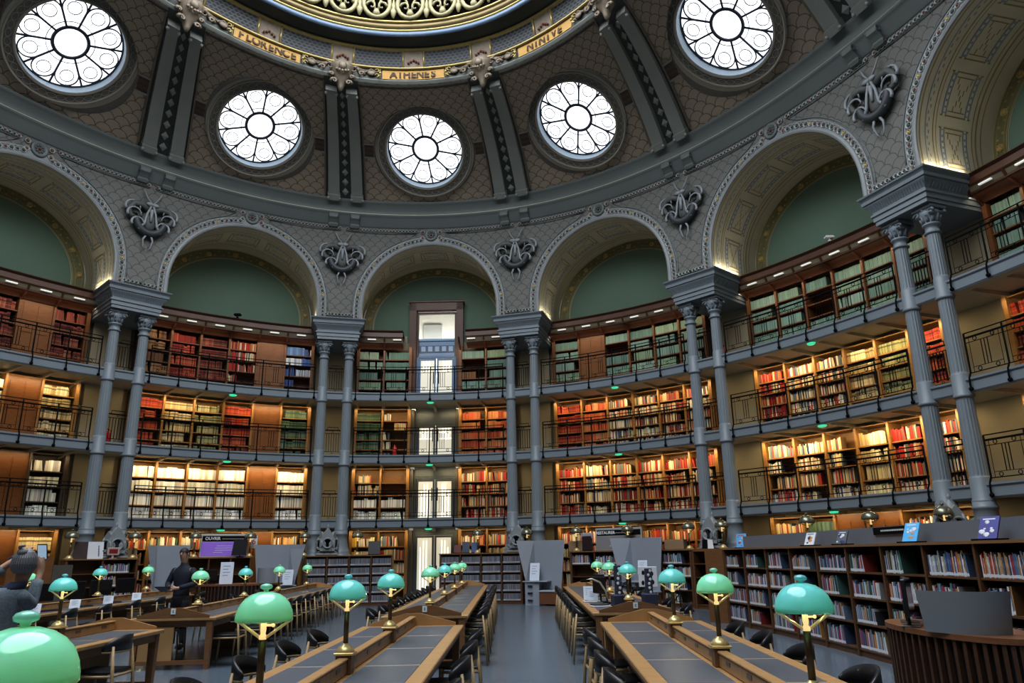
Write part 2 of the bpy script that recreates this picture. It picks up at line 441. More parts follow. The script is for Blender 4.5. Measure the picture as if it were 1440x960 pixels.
# archivolt mouldings, chains of rings on the spandrels
def archivolt(k, det):
    b = MB()
    prof = [(0, .0), (0, -.05), (.05, -.07), (.12, -.05), (.14, -.02), (.30, -.02), (.31, -.045), (.35, -.045), (.36, 0)]
    n = 40
    base = [arch_path(n, AR + d) for d, o in prof]
    vs = [pt(k, base[j][i][0], FO + prof[j][1], base[j][i][1]) for i in range(n + 3) for j in range(len(prof))]
    P = len(prof); fs = [(i * P + j, i * P + j + 1, (i + 1) * P + j + 1, (i + 1) * P + j) for i in range(n + 2) for j in range(P - 1)]
    b.add(vs, fs, smooth=False, m=0)
    # reveal strip lit at the edge
    b.build('trim_archivolt', PAINT_L if det else PAINT_L, kind='structure')
    if not det: return
    b = MB()
    def ringlet(w, z, r, dark, inner=True):
        b.T = OV.T3(S(k, w), FO - .025, z) @ Matrix.Rotation(PI / 2, 4, 'X')
        r *= 1.2; b.lathe([(r, 0), (r * .94, .028), (r * .84, .028), (r * .78, 0)], seg=12, m=0)
        if dark: b.lathe([(r * .55, 0), (r * .4, .03), (0, .035)], seg=8, m=dark)
        b.T = None
    m = 54; r = AR + .23
    for i in range(m):
        a = PI * (i + .5) / m
        if abs(a - PI / 2) < .1: continue
        c = 0
        if i % 4 == 0: c = 1
        if i % 8 == 2 : c = 2
        ringlet(r * math.cos(a), AZ + r * math.sin(a), .075 if i % 2 else .062, c or 3)
    # straight runs: foot of spandrel, cornice line
    for sg in (-1, 1):
        for i in range(4): ringlet(sg * (AR + .23), ZI + .10 + .14 * i, .06, 3 if i else 1)
        for i in range(5): ringlet(sg * (AR + .36 + .13 * i), ZI + .16, .055, 3)
        for i in range(22):
            w = .62 + i * .135
            ringlet(sg * w, 14.30, .055, 3 if i % 3 else 1)
    # outline of the scale field
    for sg in (-1, 1):
        p = [(sg * H2, z) for H2, z in ()]
        line = [(sg * (AR + .42) * math.cos(R(a)), AZ + (AR + .42) * math.sin(R(a))) for a in range(0, 78, 6)] + [(sg * .62, 14.2), (sg * 3.5, 14.2)]
        line = [(sg * (AR + .42), ZI + .3)] + line
        b.tube([pt(k, w, FO - .01, z) for w, z in line], .018, 5, m=4)
        b.tube([pt(k, w, FO - .01, 14.38) for w in [sg * (.5 + 3.1 * i / 8) for i in range(9)]], .02, 5, m=4)
    # rosette at the crown
    b.T = OV.T3(k, FO - .02, 14.13) @ Matrix.Rotation(PI / 2, 4, 'X')
    b.lathe([(.27, 0), (.26, .05), (.2, .07), (.17, .03), (0, .03)], seg=16, m=4)
    for q in range(8): b.sph((.11 * math.cos(q * PI / 4), .11 * math.sin(q * PI / 4), .04), .04, 6, 4, m=4)
    b.sph((0, 0, .05), .05, 8, 5, m=1)
    b.T = None
    for sg in (-1, 1):
        for z in (14.0, 14.26): ringlet(sg * .36, z, .075, 1)
    b.build('trim_bead_chain', [mat('pale_bead', (.46, .47, .45), .5, var=.1), REDD, GOLDY, DARKG, PAINT2], kind='structure')
for k in range(-8, 8): archivolt(k, k in DET)

# ------------------------------------------------------------------ cornice round the foot of the dome
b = MB()
CP = [(-.45, 14.42), (-.50, 14.44), (-.50, 14.5), (-.60, 14.56), (-.60, 14.62), (-.66, 14.66), (-.66, 14.74), (-.74, 14.79), (-.78, 14.84), (-.78, 14.875)]
CP2 = [(-.76, 14.88), (-.76, 14.9)]
CP3 = [(-.76, 14.9), (-.72, 14.96), (-.80, 15.04), (-.80, 15.22), (-.90, 15.27), (-.95, 15.34), (-.95, 15.38), (-.88, 15.42)]
sweep(b, CP, -8, 8, 192, m=0); sweep(b, CP2, -8, 8, 192, m=1); sweep(b, CP3, -8, 8, 192, m=0)
b.build('trim_main_cornice', [PAINT2, mat('pale_gilt_line', (.75, .68, .42), .4, metal=0, var=.1)], kind='structure')

# ------------------------------------------------------------------ dome
def _prof(a0, a1, n=24):
    xs, zs = [0], [0]
    for i in range(n):
        a = R(a0 + (a1 - a0) * (i + .5) / n); xs.append(xs[-1] + math.cos(a)); zs.append(zs[-1] + math.sin(a))
    return [x / xs[-1] for x in xs], [z / zs[-1] for z in zs]
FX, FZ = _prof(46, 8)
def _itp(F, t):
    t = min(max(t, 0), 1) * 24; i = min(int(t), 23); return F[i] + (F[i + 1] - F[i]) * (t - i)
def dome(s, t, h=0.0):
    a = OV.pt(s, -.88, 15.40); r = RG.pt(s, .12, 17.50); x = _itp(FX, t); z = _itp(FZ, t)
    p = Vector((a[0] + (r[0] - a[0]) * x, a[1] + (r[1] - a[1]) * x, a[2] + (r[2] - a[2]) * z))
    if h:
        e = .02; q = dome(s + e, t); u = dome(s, min(t + e, 1)) - dome(s, min(t + e, 1) - 2 * e)
        n = (q - p).cross(u).normalized()
        if n.z > 0: n = -n
        p = p + n * h
    return p
TC = .42; ARC = 5.2
def Wd(t): return 7.0 + (4.95 - 7.0) * _itp(FX, t)
def dloc(k, x, y, h=0):  # metres in the unrolled panel, measured from the oculus centre
    t = TC + y / ARC
    return dome(k + x / Wd(TC), t, h)
OR_ = 1.52
dm = {'right': MB(), 'left': MB(), 'far': MB(), 'near': MB()}
PH = .385
def oc_frame(k):
    C = dloc(k, 0, 0); X = (dloc(k, .5, 0) - dloc(k, -.5, 0)).normalized(); Y = (dloc(k, 0, 1.2) - dloc(k, 0, -1.2)).normalized()
    Z = X.cross(Y).normalized()
    if Z.z > 0: pass
    Nn = Z if Z.z < 0 else -Z
    C = (dloc(k, 0, 1.2) + dloc(k, 0, -1.2)) / 2 * .6 + C * .4
    return C, X, Y, Nn
for k in range(-8, 8):
    b = dm[side_of(k)]; det = k in DET
    C, X, Y, Nn = oc_frame(k)
    hw = PH * Wd(TC); up = (1 - TC) * ARC; dn = TC * ARC
    angs = sorted(set([2 * PI * i / 64 for i in range(64)] + [math.atan2(up, hw), math.atan2(up, -hw), math.atan2(-dn, hw) % (2 * PI), math.atan2(-dn, -hw) % (2 * PI)]))
    def bound(a):
        c, s_ = math.cos(a), math.sin(a); v = 1e9
        if abs(c) > 1e-6: v = min(v, hw / abs(c))
        if s_ > 1e-6: v = min(v, up / s_)
        if s_ < -1e-6: v = min(v, dn / -s_)
        return v
    RI = 1.98
    n = len(angs)
    rings = []
    for a in angs:
        c, s_ = math.cos(a), math.sin(a); rb = bound(a)
        rings.append([dloc(k, c * (RI + (rb - RI) * j / 5), s_ * (RI + (rb - RI) * j / 5)) for j in range(6)])
    for i in range(n):
        i2 = (i + 1) % n; a, a2 = angs[i], angs[i2]
        for j in range(5):
            def uvp(an, jj):
                rb = bound(an); r_ = RI + (rb - RI) * jj / 5
                return (r_ * math.cos(an) + k * .46 * 20, r_ * math.sin(an))
            b.add([rings[i][j], rings[i2][j], rings[i2][j + 1], rings[i][j + 1]], [(0, 1, 2, 3)], [[uvp(a, j), uvp(a2, j), uvp(a2, j + 1), uvp(a, j + 1)]], smooth=True, m=0)
    # pier strip behind the ribs
    b.grid(lambda u, v: dome(k + PH + (1 - 2 * PH) * u, v), 6, 16, uvf=lambda u, v: (u, v * 5), m=1)
for sd, b in dm.items(): b.build({'right': 'ceiling_dome_right', 'left': 'ceiling_dome_left', 'far': 'ceiling_dome_far', 'near': 'ceiling_dome_near'}[sd], [DOME, DARKG], kind='structure')

GLASS = emis('bright_sky_glass', (.92, .96, 1.0), 2.1)
LEAD = mat('lead_grey', (.045, .055, .08), .5, var=.1)
LEAD2 = mat('fine_lead', (.13, .15, .18), .5, var=.1)
BORD = mat('oculus_border', (.15, .14, .125), .55, var=.2, vscale=8)
BORDL = mat('oculus_border_line', (.34, .31, .26), .5, var=.1)
REVEAL = mat('reveal_painted_daylight', (.50, .60, .70), .5, var=.05)  # bluish daylight put into the colour of the reveal
wn = 0
for k in [0, -1, 1, -2, 2, 3, -3, 4, -4, 5, -5, 6, -6, 7, -7, -8]:
    det = k in (-2, -1, 0, 1, 2)
    C, X, Y, Nn = oc_frame(k); wn += 1
    # planar frame facing the room (local z towards the room)
    Xl = X; Zl = Nn; Yl = Zl.cross(Xl)
    if Yl.z < 0: Yl = -Yl; Xl = -X; 
    T = frame(C, Xl, Yl) @ Matrix.Rotation(R(-8), 4, 'X') @ Matrix.Diagonal((.965, 1.0, 1, 1))
    b = MB()
    N_ = 64 if det else 24
    def loc(a, r, z):  # ring point blending from plane to dome skin
        return T @ Vector((r * math.cos(a), r * math.sin(a), z))
    skin = []
    for i in range(N_):
        a = 2 * PI * i / N_; q = T @ Vector((math.cos(a), math.sin(a), 0)) - C
        cx, cy = q.dot(X), q.dot(Y); L_ = math.hypot(cx, cy)
        skin.append(dloc(k, 1.99 * cx / L_, 1.99 * cy / L_, .01))
    vs = []
    prof = [(1.90, .03), (1.87, .06), (1.82, .03), (1.60, .02), (1.57, .06), (1.52, .05), (1.50, 0), (1.50, -.42)]
    for i in range(N_):
        a = 2 * PI * i / N_; vs.append(skin[i]); vs.append(skin[i] * .35 + loc(a, 1.93, .03) * .65)
        vs += [loc(a, r, z) for r, z in prof]
    P = len(prof) + 2
    for i in range(N_):
        i2 = (i + 1) % N_
        for j in range(P - 1):
            m_ = 2 if j == P - 2 else (1 if j in (1, 2, 3, 5, 6) else 0)
            b.add([vs[i * P + j], vs[i2 * P + j], vs[i2 * P + j + 1], vs[i * P + j + 1]], [(0, 1, 2, 3)], smooth=False, m=m_)
    if det:
        b.T = T
        for i in range(40):
            a = 2 * PI * i / 40; r0 = 1.71
            b.tube([((r0 - .09 * math.cos(t) * .9) * math.cos(a + .075 * math.sin(t)), (r0 - .09 * math.cos(t)) * math.sin(a + .075 * math.sin(t)), .035) for t in [2 * PI * q / 9 for q in range(9)]], .011, 4, closed=True, m=1)
        b.T = None
    w = b.build('window_%d' % wn, [BORD, BORDL, REVEAL], kind='structure')
    g = MB(); g.T = T; g.lathe([(1.51, -.40), (0, -.40)], seg=N_, smooth=False); g.build('window_pane', GLASS, parent=w)
    if det:
        f = MB(); f.T = T; z = -.33
        f.tube([(1.50 * math.cos(t), 1.50 * math.sin(t), z) for t in [2 * PI * q / 64 for q in range(64)]], .045, 6, closed=True, m=0)
        f.tube([(.50 * math.cos(t), .50 * math.sin(t), z) for t in [2 * PI * q / 40 for q in range(40)]], .055, 6, closed=True, m=0)
        ph = R(-84)
        for q in range(10):
            a = ph + 2 * PI * q / 10
            f.tube([(.5 * math.cos(a), .5 * math.sin(a), z), (1.5 * math.cos(a), 1.5 * math.sin(a), z)], .034, 5, m=0)
            b_ = a + PI / 10; cx, cy = 1.115 * math.cos(b_), 1.115 * math.sin(b_)
            # petal: round head sweeping down to the spokes
            pet = []
            for i in range(17):
                t = R(-108 + 216 * i / 16); pet.append((cx + .335 * math.cos(b_ + t), cy + .335 * math.sin(b_ + t), z))
            f.tube(pet, .024, 4, m=0)
            f.tube([(cx + .20 * math.cos(t), cy + .20 * math.sin(t), z) for t in [2 * PI * i / 16 for i in range(16)]], .014, 4, closed=True, m=1)
            for dr in (-.32, .2):
                f.tube([(cx + (dr if dr > 0 else -.2) * math.cos(b_), cy + (dr if dr > 0 else -.2) * math.sin(b_), z), (cx + (dr + .12 if dr > 0 else -.32) * math.cos(b_), cy + (dr + .12 if dr > 0 else -.32) * math.sin(b_), z)], .008, 4, m=1)
        f.tube([(.68 * math.cos(t), .68 * math.sin(t), z) for t in [2 * PI * q / 40 for q in range(40)]], .013, 4, closed=True, m=1)
        f.build('window_frame', [LEAD, LEAD2], parent=w)

# ribs, side straps and panel frames of the dome
BRACK = mat('bronze_brown_ornament', (.22, .175, .13), .5, metal=.15, var=.35, vscale=6)
for j in range(-3, 4):            # piers at s = j + .5
    sp = j + .5
    b = MB()
    def slab(s0, s1, t0, t1, h, m=0, n=14):
        lo, hi = -.02, h
        def P(u, v, hh): return dome(s0 + (s1 - s0) * u, t0 + (t1 - t0) * v, hh)
        for i in range(n):
            v0, v1 = i / n, (i + 1) / n
            q = [P(0, v0, 0), P(1, v0, 0), P(1, v1, 0), P(0, v1, 0), P(0, v0, hi), P(1, v0, hi), P(1, v1, hi), P(0, v1, hi)]
            b.add(q, [(4, 5, 6, 7), (0, 1, 5, 4) if i == 0 else (0, 4, 7, 3), (1, 2, 6, 5), (0, 4, 7, 3)] + ([(2, 3, 7, 6)] if i == n - 1 else []), smooth=False, m=m)
    for sg in (-1, 1):
        a, c = sp + sg * .034, sp + sg * .100
        slab(min(a, c), max(a, c), .02, .90, .20)
        slab(min(a, c) - .004, max(a, c) + .004, .0, .045, .27, 0, 2)
        slab(min(a, c) - .004, max(a, c) + .004, .88, .93, .26, 0, 2)
        for tt in (.015, .905):
            for e in (a, c):
                p = dome(e, tt, .27); b.sph(p, .06, 8, 6)
        # thin frame at the panel edge
        e0 = sp + sg * .113; slab(min(e0, e0 + sg * .01), max(e0, e0 + sg * .01), .03, .97, .05, 1)
    # diamonds down the strip
    for i in range(11):
        t = .06 + .80 * i / 10; r_ = .020 * (1 - .2 * t)
        q = [dome(sp, t - .032, .03), dome(sp + r_, t, .03), dome(sp, t + .032, .03), dome(sp - r_, t, .03), dome(sp, t, .07)]
        b.add(q, [(0, 1, 4), (1, 2, 4), (2, 3, 4), (3, 0, 4)], smooth=False, m=2)
    b.build('ceiling_rib_pair', [RIBP, BRACK, mat('strip_diamond', (.36, .37, .34), .5, var=.1)], kind='structure')
    # carved bracket at the head of each pair of ribs
    b = MB()
    p0 = dome(sp, .93, .15); T = RG.T3(sp, .1, 17.62)
    b.T = T
    b.lathe([(.05, -.62), (.10, -.5), (.16, -.3), (.30, -.12), (.36, .05), (.42, .18), (.44, .30), (.30, .36), (0, .38)], c=(0, .0, 0), seg=14, m=0)
    for sg in (-1, 1):
        for r_, cx, cz in ((.17, .42, .18), (.12, .66, .10), (.10, .34, -.12), (.12, .24, -.36), (.09, .5, .36)):
            b.tube([(sg * cx + sg * (r_ * (1 - t * .11)) * math.cos(t * .9), -.12 - t * .012, cz + (r_ * (1 - t * .11)) * math.sin(t * .9)) for t in range(8)], [.06 - .006 * t for t in range(8)], 6, m=0)
        b.tube([(sg * .1, -.2, .1), (sg * .4, -.15, .32), (sg * .75, -.08, .28), (sg * .95, -.05, .12)], [.07, .06, .05, .02], 6, m=0)
    b.sph((0, -.36, .16), .15, 10, 7, m=0, sc=(1, .7, 1.1))
    for q in range(5): b.sph((-.2 + .1 * q, -.42 + .03 * abs(q - 2), -.02 - .04 * (2 - abs(q - 2))), .055, 6, 5, m=0)
    b.T = None
    b.build('trim_carved_bracket', [BRACK, GOLD], kind='structure')
    # paired consoles under the cornice
    b = MB()
    for sg in (-1, 1):
        b.T = OV.T3(sp, FO, 0) @ Matrix.Translation((sg * .42, 0, 0))
        b.prism([(0, 14.28), (-.14, 14.30), (-.20, 14.38), (-.17, 14.46), (-.26, 14.55), (-.36, 14.62), (-.38, 14.74), (-.33, 14.82), (0, 14.84)], -.16, .16, 'yz')
        for x in (-.165, .165):
            for (yy, zz, rr) in ((-.30, 14.70, .075), (-.13, 14.37, .05)):
                b.tube([(x, yy + rr * math.cos(t), zz + rr * math.sin(t)) for t in [2 * PI * q / 12 for q in range(12)]], .022, 5, closed=True)
    b.T = None
    b.build('trim_console_pair', PAINT2, kind='structure')
    # scrolled trophies hung with ribbons on the spandrel
    b = MB(); b.T = OV.T3(sp, FO - .02, 13.05)
    def rib(pts, w0, w1=None, m=1, th=.03):
        b.tube([(x, y, z) for x, y, z in pts], [(w0 + ((w1 if w1 is not None else w0) - w0) * i / (len(pts) - 1)) * (1.35 if m == 0 else 1) for i in range(len(pts))], 7, m=m, up=(0, 1, 0))
    for sg in (-1, 1):
        # horn curling outwards
        rib([(sg * (.10 + .0), -.08, .28), (sg * .32, -.14, .40), (sg * .58, -.17, .36), (sg * .74, -.16, .14), (sg * .66, -.14, -.08), (sg * .46, -.12, -.14), (sg * .34, -.1, -.02), (sg * .42, -.08, .10), (sg * .52, -.07, .06)], .10, .03, m=0)
        for a, (cx, cz, r_) in enumerate(((.62, .20, .24), (.56, -.02, .22), (.42, -.34, .20))):
            pp = [(sg * (cx + r_ * math.cos(R(t))), -.20 - .02 * a, cz + r_ * math.sin(R(t))) for t in range(-30, 190, 24)]
            rib(pp, .05, .02, m=1)
        rib([(sg * .02, -.2, .45), (sg * .14, -.2, .1), (sg * .20, -.22, -.3), (sg * .36, -.2, -.55)], .035, .05, m=1)
        rib([(sg * .03, -.16, .5), (sg * .18, -.14, .72), (sg * .30, -.1, .98)], .03, .025, m=1)
        rib([(sg * .05, -.16, -.62), (sg * .16, -.14, -.85), (sg * .12, -.1, -1.08), (sg * .04, -.08, -1.2)], .045, .012, m=1)
        b.sph((sg * .09, -.22, .46), .09, 8, 5, m=1, sc=(1.5, .5, .8))
    b.tube([(.46 * math.cos(t), -.13 - .02, -.10 + .50 * math.sin(t)) for t in [PI + PI * q / 14 for q in range(15)]], .13, 8, m=2)
    b.sph((0, -.08, -.12), .3, 12, 8, m=0, sc=(1, .35, 1.15))
    b.lathe([(.04, 0), (.05, .2), (.07, .45)], c=(0, -.2, -.18), seg=8, m=1)
    b.T = None
    b.build('trim_ribboned_trophy', [mat('trophy_grey', (.10, .10, .095), .6, var=.3, vscale=5), mat('trophy_pale', (.27, .285, .30), .5, var=.15, vscale=5), mat('trophy_dark', (.05, .055, .06), .5, var=.1)], kind='structure')
# straps either side of each oculus, frames round panels
for k in (-2, -1, 0, 1, 2, 3):
    b = MB()
    def quadn(s0, s1, t0, t1, h, m, n=6):
        b.grid(lambda u, v: dome(s0 + (s1 - s0) * u, t0 + (t1 - t0) * v, h), n, 2, m=m, smooth=False)
    ow = 2.0 / Wd(TC)
    for sg in (-1, 1):
        s0, s1 = sorted((k + sg * ow, k + sg * (PH - .005)))
        quadn(s0, s1, TC - .05, TC + .05, .03, 0)
        for t in (TC - .062, TC + .05): quadn(s0, s1, t, t + .012, .06, 1)
        for i in range(6):
            for tt in (TC - .03, TC + .008):
                a = s0 + (s1 - s0) * (i + .2) / 6; quadn(a, a + (s1 - s0) * .6 / 6, tt, tt + .022, .045, 2, 1)
    for (t0, t1, m) in ((.962, .975, 0), (.985, 1.0, 1)):
        quadn(k - PH, k + PH, t0, t1, .05, m, 10)
    b.build('trim_dome_strap', [mat('strap_dark', (.075, .05, .04), .6, var=.2), RIBP, mat('strap_red', (.14, .08, .06), .6, var=.2)], kind='structure')

# ------------------------------------------------------------------ crown ring with gilded mouldings, names and grille
def lattice_mat():
    m, nt, out = new_mat('pierced_grille'); N = nt.nodes; L = nt.links
    b = N.new('ShaderNodeBsdfPrincipled'); b.inputs['Roughness'].default_value = .5; L.new(b.outputs[0], out.inputs[0])
    uv = N.new('ShaderNodeUVMap'); sp = N.new('ShaderNodeSeparateXYZ'); L.new(uv.outputs[0], sp.inputs[0])
    def M(op, x, y=None):
        n = N.new('ShaderNodeMath'); n.operation = op
        for i, v in enumerate((x, y)):
            if v is None: continue
            if isinstance(v, (int, float)): n.inputs[i].default_value = v
            else: L.new(v, n.inputs[i])
        return n.outputs[0]
    u = M('DIVIDE', sp.outputs[0], .17); v = M('DIVIDE', sp.outputs[1], .10); row = M('FLOOR', v)
    fx = M('ABSOLUTE', M('SUBTRACT', M('FRACT', M('ADD', u, M('MULTIPLY', M('FLOORED_MODULO', row, 2), .5))), .5)); fy = M('ABSOLUTE', M('SUBTRACT', M('FRACT', v), .5))
    g = M('LESS_THAN', M('ADD', fx, fy), .50)
    mx = N.new('ShaderNodeMix'); mx.data_type = 'RGBA'; mx.inputs[6].default_value = (.075, .082, .09, 1); mx.inputs[7].default_value = (.006, .006, .008, 1)
    L.new(g, mx.inputs[0]); L.new(mx.outputs[2], b.inputs['Base Color']); return m
GRILLE = lattice_mat()
SOFD = mat('dark_crown_soffit', (.075, .08, .07), .5, var=.15, vscale=1)
b = MB()
sweep(b, [(.14, 17.48), (.18, 17.50), (.16, 17.56), (.06, 17.58), (.06, 17.62)], -8, 8, 160, RG, 0)
sweep(b, [(.06, 17.62), (.02, 17.98)], -8, 8, 160, RG, 1)
sweep(b, [(.02, 17.98), (-.06, 17.98), (-.09, 18.02), (-.06, 18.06), (.0, 18.07)], -8, 8, 160, RG, 2)
sweep(b, [(-.12, 18.64), (-.20, 18.66), (-.24, 18.70), (-.20, 18.74), (-.16, 18.75)], -8, 8, 160, RG, 2)
sweep(b, [(-.16, 18.75), (-.4, 18.80), (-.7, 18.78), (-.78, 18.74)], -8, 8, 160, RG, 1)
sweep(b, [(-.78, 18.74), (-.84, 18.76), (-.86, 18.84), (-.84, 18.90)], -8, 8, 160, RG, 4)
sweep(b, [(-.84, 18.90), (-.88, 18.92), (-.88, 18.96), (-.86, 18.98)], -8, 8, 160, RG, 3)
sweep(b, [(-.86, 18.98), (-.92, 19.02), (-.94, 19.12), (-.92, 19.16)], -8, 8, 160, RG, 5)
sweep(b, [(-.92, 19.16), (-.98, 19.17), (-1.0, 19.21), (-.98, 19.25), (-.94, 19.26)], -8, 8, 160, RG, 2)
sweep(b, [(-.96, 19.26), (-.96, 20.5), (-1.2, 20.6)], -8, 8, 160, RG, 6)
b.build('trim_crown_ring', [RIBP, SOFD, GOLD, GOLD, mat('crown_blue', (.14, .19, .27), .4, var=.1), mat('crown_bronze', (.20, .15, .07), .4, metal=.4, var=.2), mat('frieze_black', (.006, .005, .004), .9, spec=0, var=0)], kind='structure')
b = MB()
for i in range(-16, 16):      # two grille panels to each bay
    s0, s1 = i / 2 + .085, i / 2 + .415
    if -3.2 < i / 2 < 3.2 or True:
        b.grid(lambda u, v: RG.pt(s0 + (s1 - s0) * u, .0 - .12 * v, 18.07 + .57 * v), 8, 1, uvf=lambda u, v: (u * 1.65, v * .6), m=0, smooth=False)
        t0, t1 = i / 2 - .085, i / 2 + .085
        b.grid(lambda u, v: RG.pt(t0 + (t1 - t0) * u, -.0 - .12 * v, 18.07 + .57 * v), 3, 1, uvf=lambda u, v: (0, 0), m=1, smooth=False)
        for sg in (-1, 1):
            x = i / 2 + sg * .075; b.tube([RG.pt(x, -.03, 18.05), RG.pt(x, -.15, 18.66)], .035, 6, m=2)
        if -3 <= i / 2 <= 3:
            for a in range(5): b.sph(RG.pt(i / 2 + .018 * (a - 2), -.08, 18.22 + .05 * (2 - abs(a - 2))), .045, 6, 5, m=3)
b.build('trim_pierced_grille', [GRILLE, BRACK, GOLD, REDD], kind='structure')
# gilded frieze of scrolls
b = MB()
for i in range(-8, 9):
    s = i * .27
    b.T = RG.T3(s, -1.02, 19.86) @ Matrix.Scale(1.85, 4)
    r_ = .24
    b.tube([(r_ * math.cos(t), 0, r_ * 1.25 * math.sin(t)) for t in [2 * PI * q / 20 for q in range(20)]], .045, 6, closed=True)
    for sg in (-1, 1):
        b.tube([(sg * (.09 + (.10 - .012 * t) * math.cos(t * .8)), -.01, -.06 + (.11 - .012 * t) * math.sin(t * .8)) for t in range(8)], [.03 - .002 * t for t in range(8)], 5)
        b.tube([(sg * .02, 0, -.2), (sg * .06, 0, .05), (sg * .14, 0, .2)], .022, 5)
    b.lathe([(0, -.30), (.05, -.26), (.07, -.2), (.03, -.12), (0, -.1)], c=(0, 0, 0), seg=8)
    b.T = RG.T3(s + .135, -1.02, 19.86) @ Matrix.Scale(1.6, 4)
    b.lathe([(0, -.36), (.03, -.33), (.05, -.27), (.075, -.18), (.03, -.12), (.05, -.05), (.02, .1), (.05, .25), (0, .35)], seg=8)
    for sg in (-1, 1): b.tube([(0, 0, -.15), (sg * .07, 0, -.08), (sg * .10, 0, .02), (sg * .05, 0, .06)], .02, 5)
b.T = None
b.build('trim_gilded_frieze', mat('pale_gilding', (.25, .22, .12), .45, metal=.15, var=.2, vscale=7), kind='structure')
b = MB(); b.add([RG.pt(i / 8, -.9, 20.62) for i in range(128)], [tuple(range(128))], smooth=False)
b.build('window_17', emis('skylight_glass', (.88, .94, 1.0), 7.4), kind='structure')

# names of cities on gilded plaques
PLQ = mat('gilt_plaque', (.40, .22, .035), .45, metal=.1, var=.25, vscale=3)
INK = mat('dark_letter_paint', (.07, .035, .015), .6, var=0)
def text_mesh(txt, size, T, m, parent=None, name='lettering', width=None, bold=0.0, ext=.004):
    cu = bpy.data.curves.new('t', 'FONT'); cu.body = txt; cu.size = size; cu.align_x = 'CENTER'; cu.align_y = 'CENTER'; cu.extrude = ext; cu.offset = bold
    o = bpy.data.objects.new('t', cu); col.objects.link(o)
    bpy.context.view_layer.update()
    me = bpy.data.meshes.new_from_object(o.evaluated_get(bpy.context.evaluated_depsgraph_get()))
    bpy.data.objects.remove(o); bpy.data.curves.remove(cu)
    if width:
        xs = [v.co.x for v in me.vertices]; k = width / (max(xs) - min(xs))
        for v in me.vertices: v.co.x *= k
    me.transform(T); me.materials.clear(); me.materials.append(m)
    r = bpy.data.objects.new(name, me); col.objects.link(r)
    if parent is not None: r.parent = parent
    return r
for k, txt in ((-1, 'FLORENCE'), (0, 'ATHÈNES'), (1, 'NINIVE'), (-2, None), (2, None)):
    b = MB()
    b.grid(lambda u, v: RG.pt(k - .22 + .44 * u, .035 - .03 * v, 17.63 + .33 * v), 10, 1, m=0, smooth=False)
    for sg in (-1, 1):
        T = RG.T3(k + sg * .235, -.03, 17.80); b.T = T
        b.tube([(0, 0, -.22), (0, 0, .22)], .022, 6, m=1)
        for z in (-.1, .1): b.tube([(sg * (.09 + (.09 - .01 * t) * math.cos(t * .8)), 0, z + (.09 - .01 * t) * math.sin(t * .8)) for t in range(8)], .02, 5, m=1)
        b.sph((0, -.02, 0), .05, 8, 6, m=1); b.sph((sg * .3, -.02, -.02), .1, 8, 6, m=2, sc=(1.5, .5, 1))
        b.tube([(sg * .1, 0, 0), (sg * .3, -.02, .12), (sg * .5, 0, .0), (sg * .62, 0, .1)], .035, 5, m=2)
    b.T = None
    pl = b.build('trim_name_plaque', [PLQ, GOLD, BRACK], kind='structure')
    if txt:
        n = len(txt); W = {8: 1.95, 7: 1.62, 6: 1.45}[n]
        for i, ch in enumerate(txt):   # each letter stands on the curve
            x = (i - (n - 1) / 2) * W / n
            T = RG.T3(k + x / 4.9, .005, 17.795) @ Matrix.Rotation(PI / 2 - .09, 4, 'X')
            text_mesh(ch, .36, T, INK, pl, 'lettering', bold=.012)
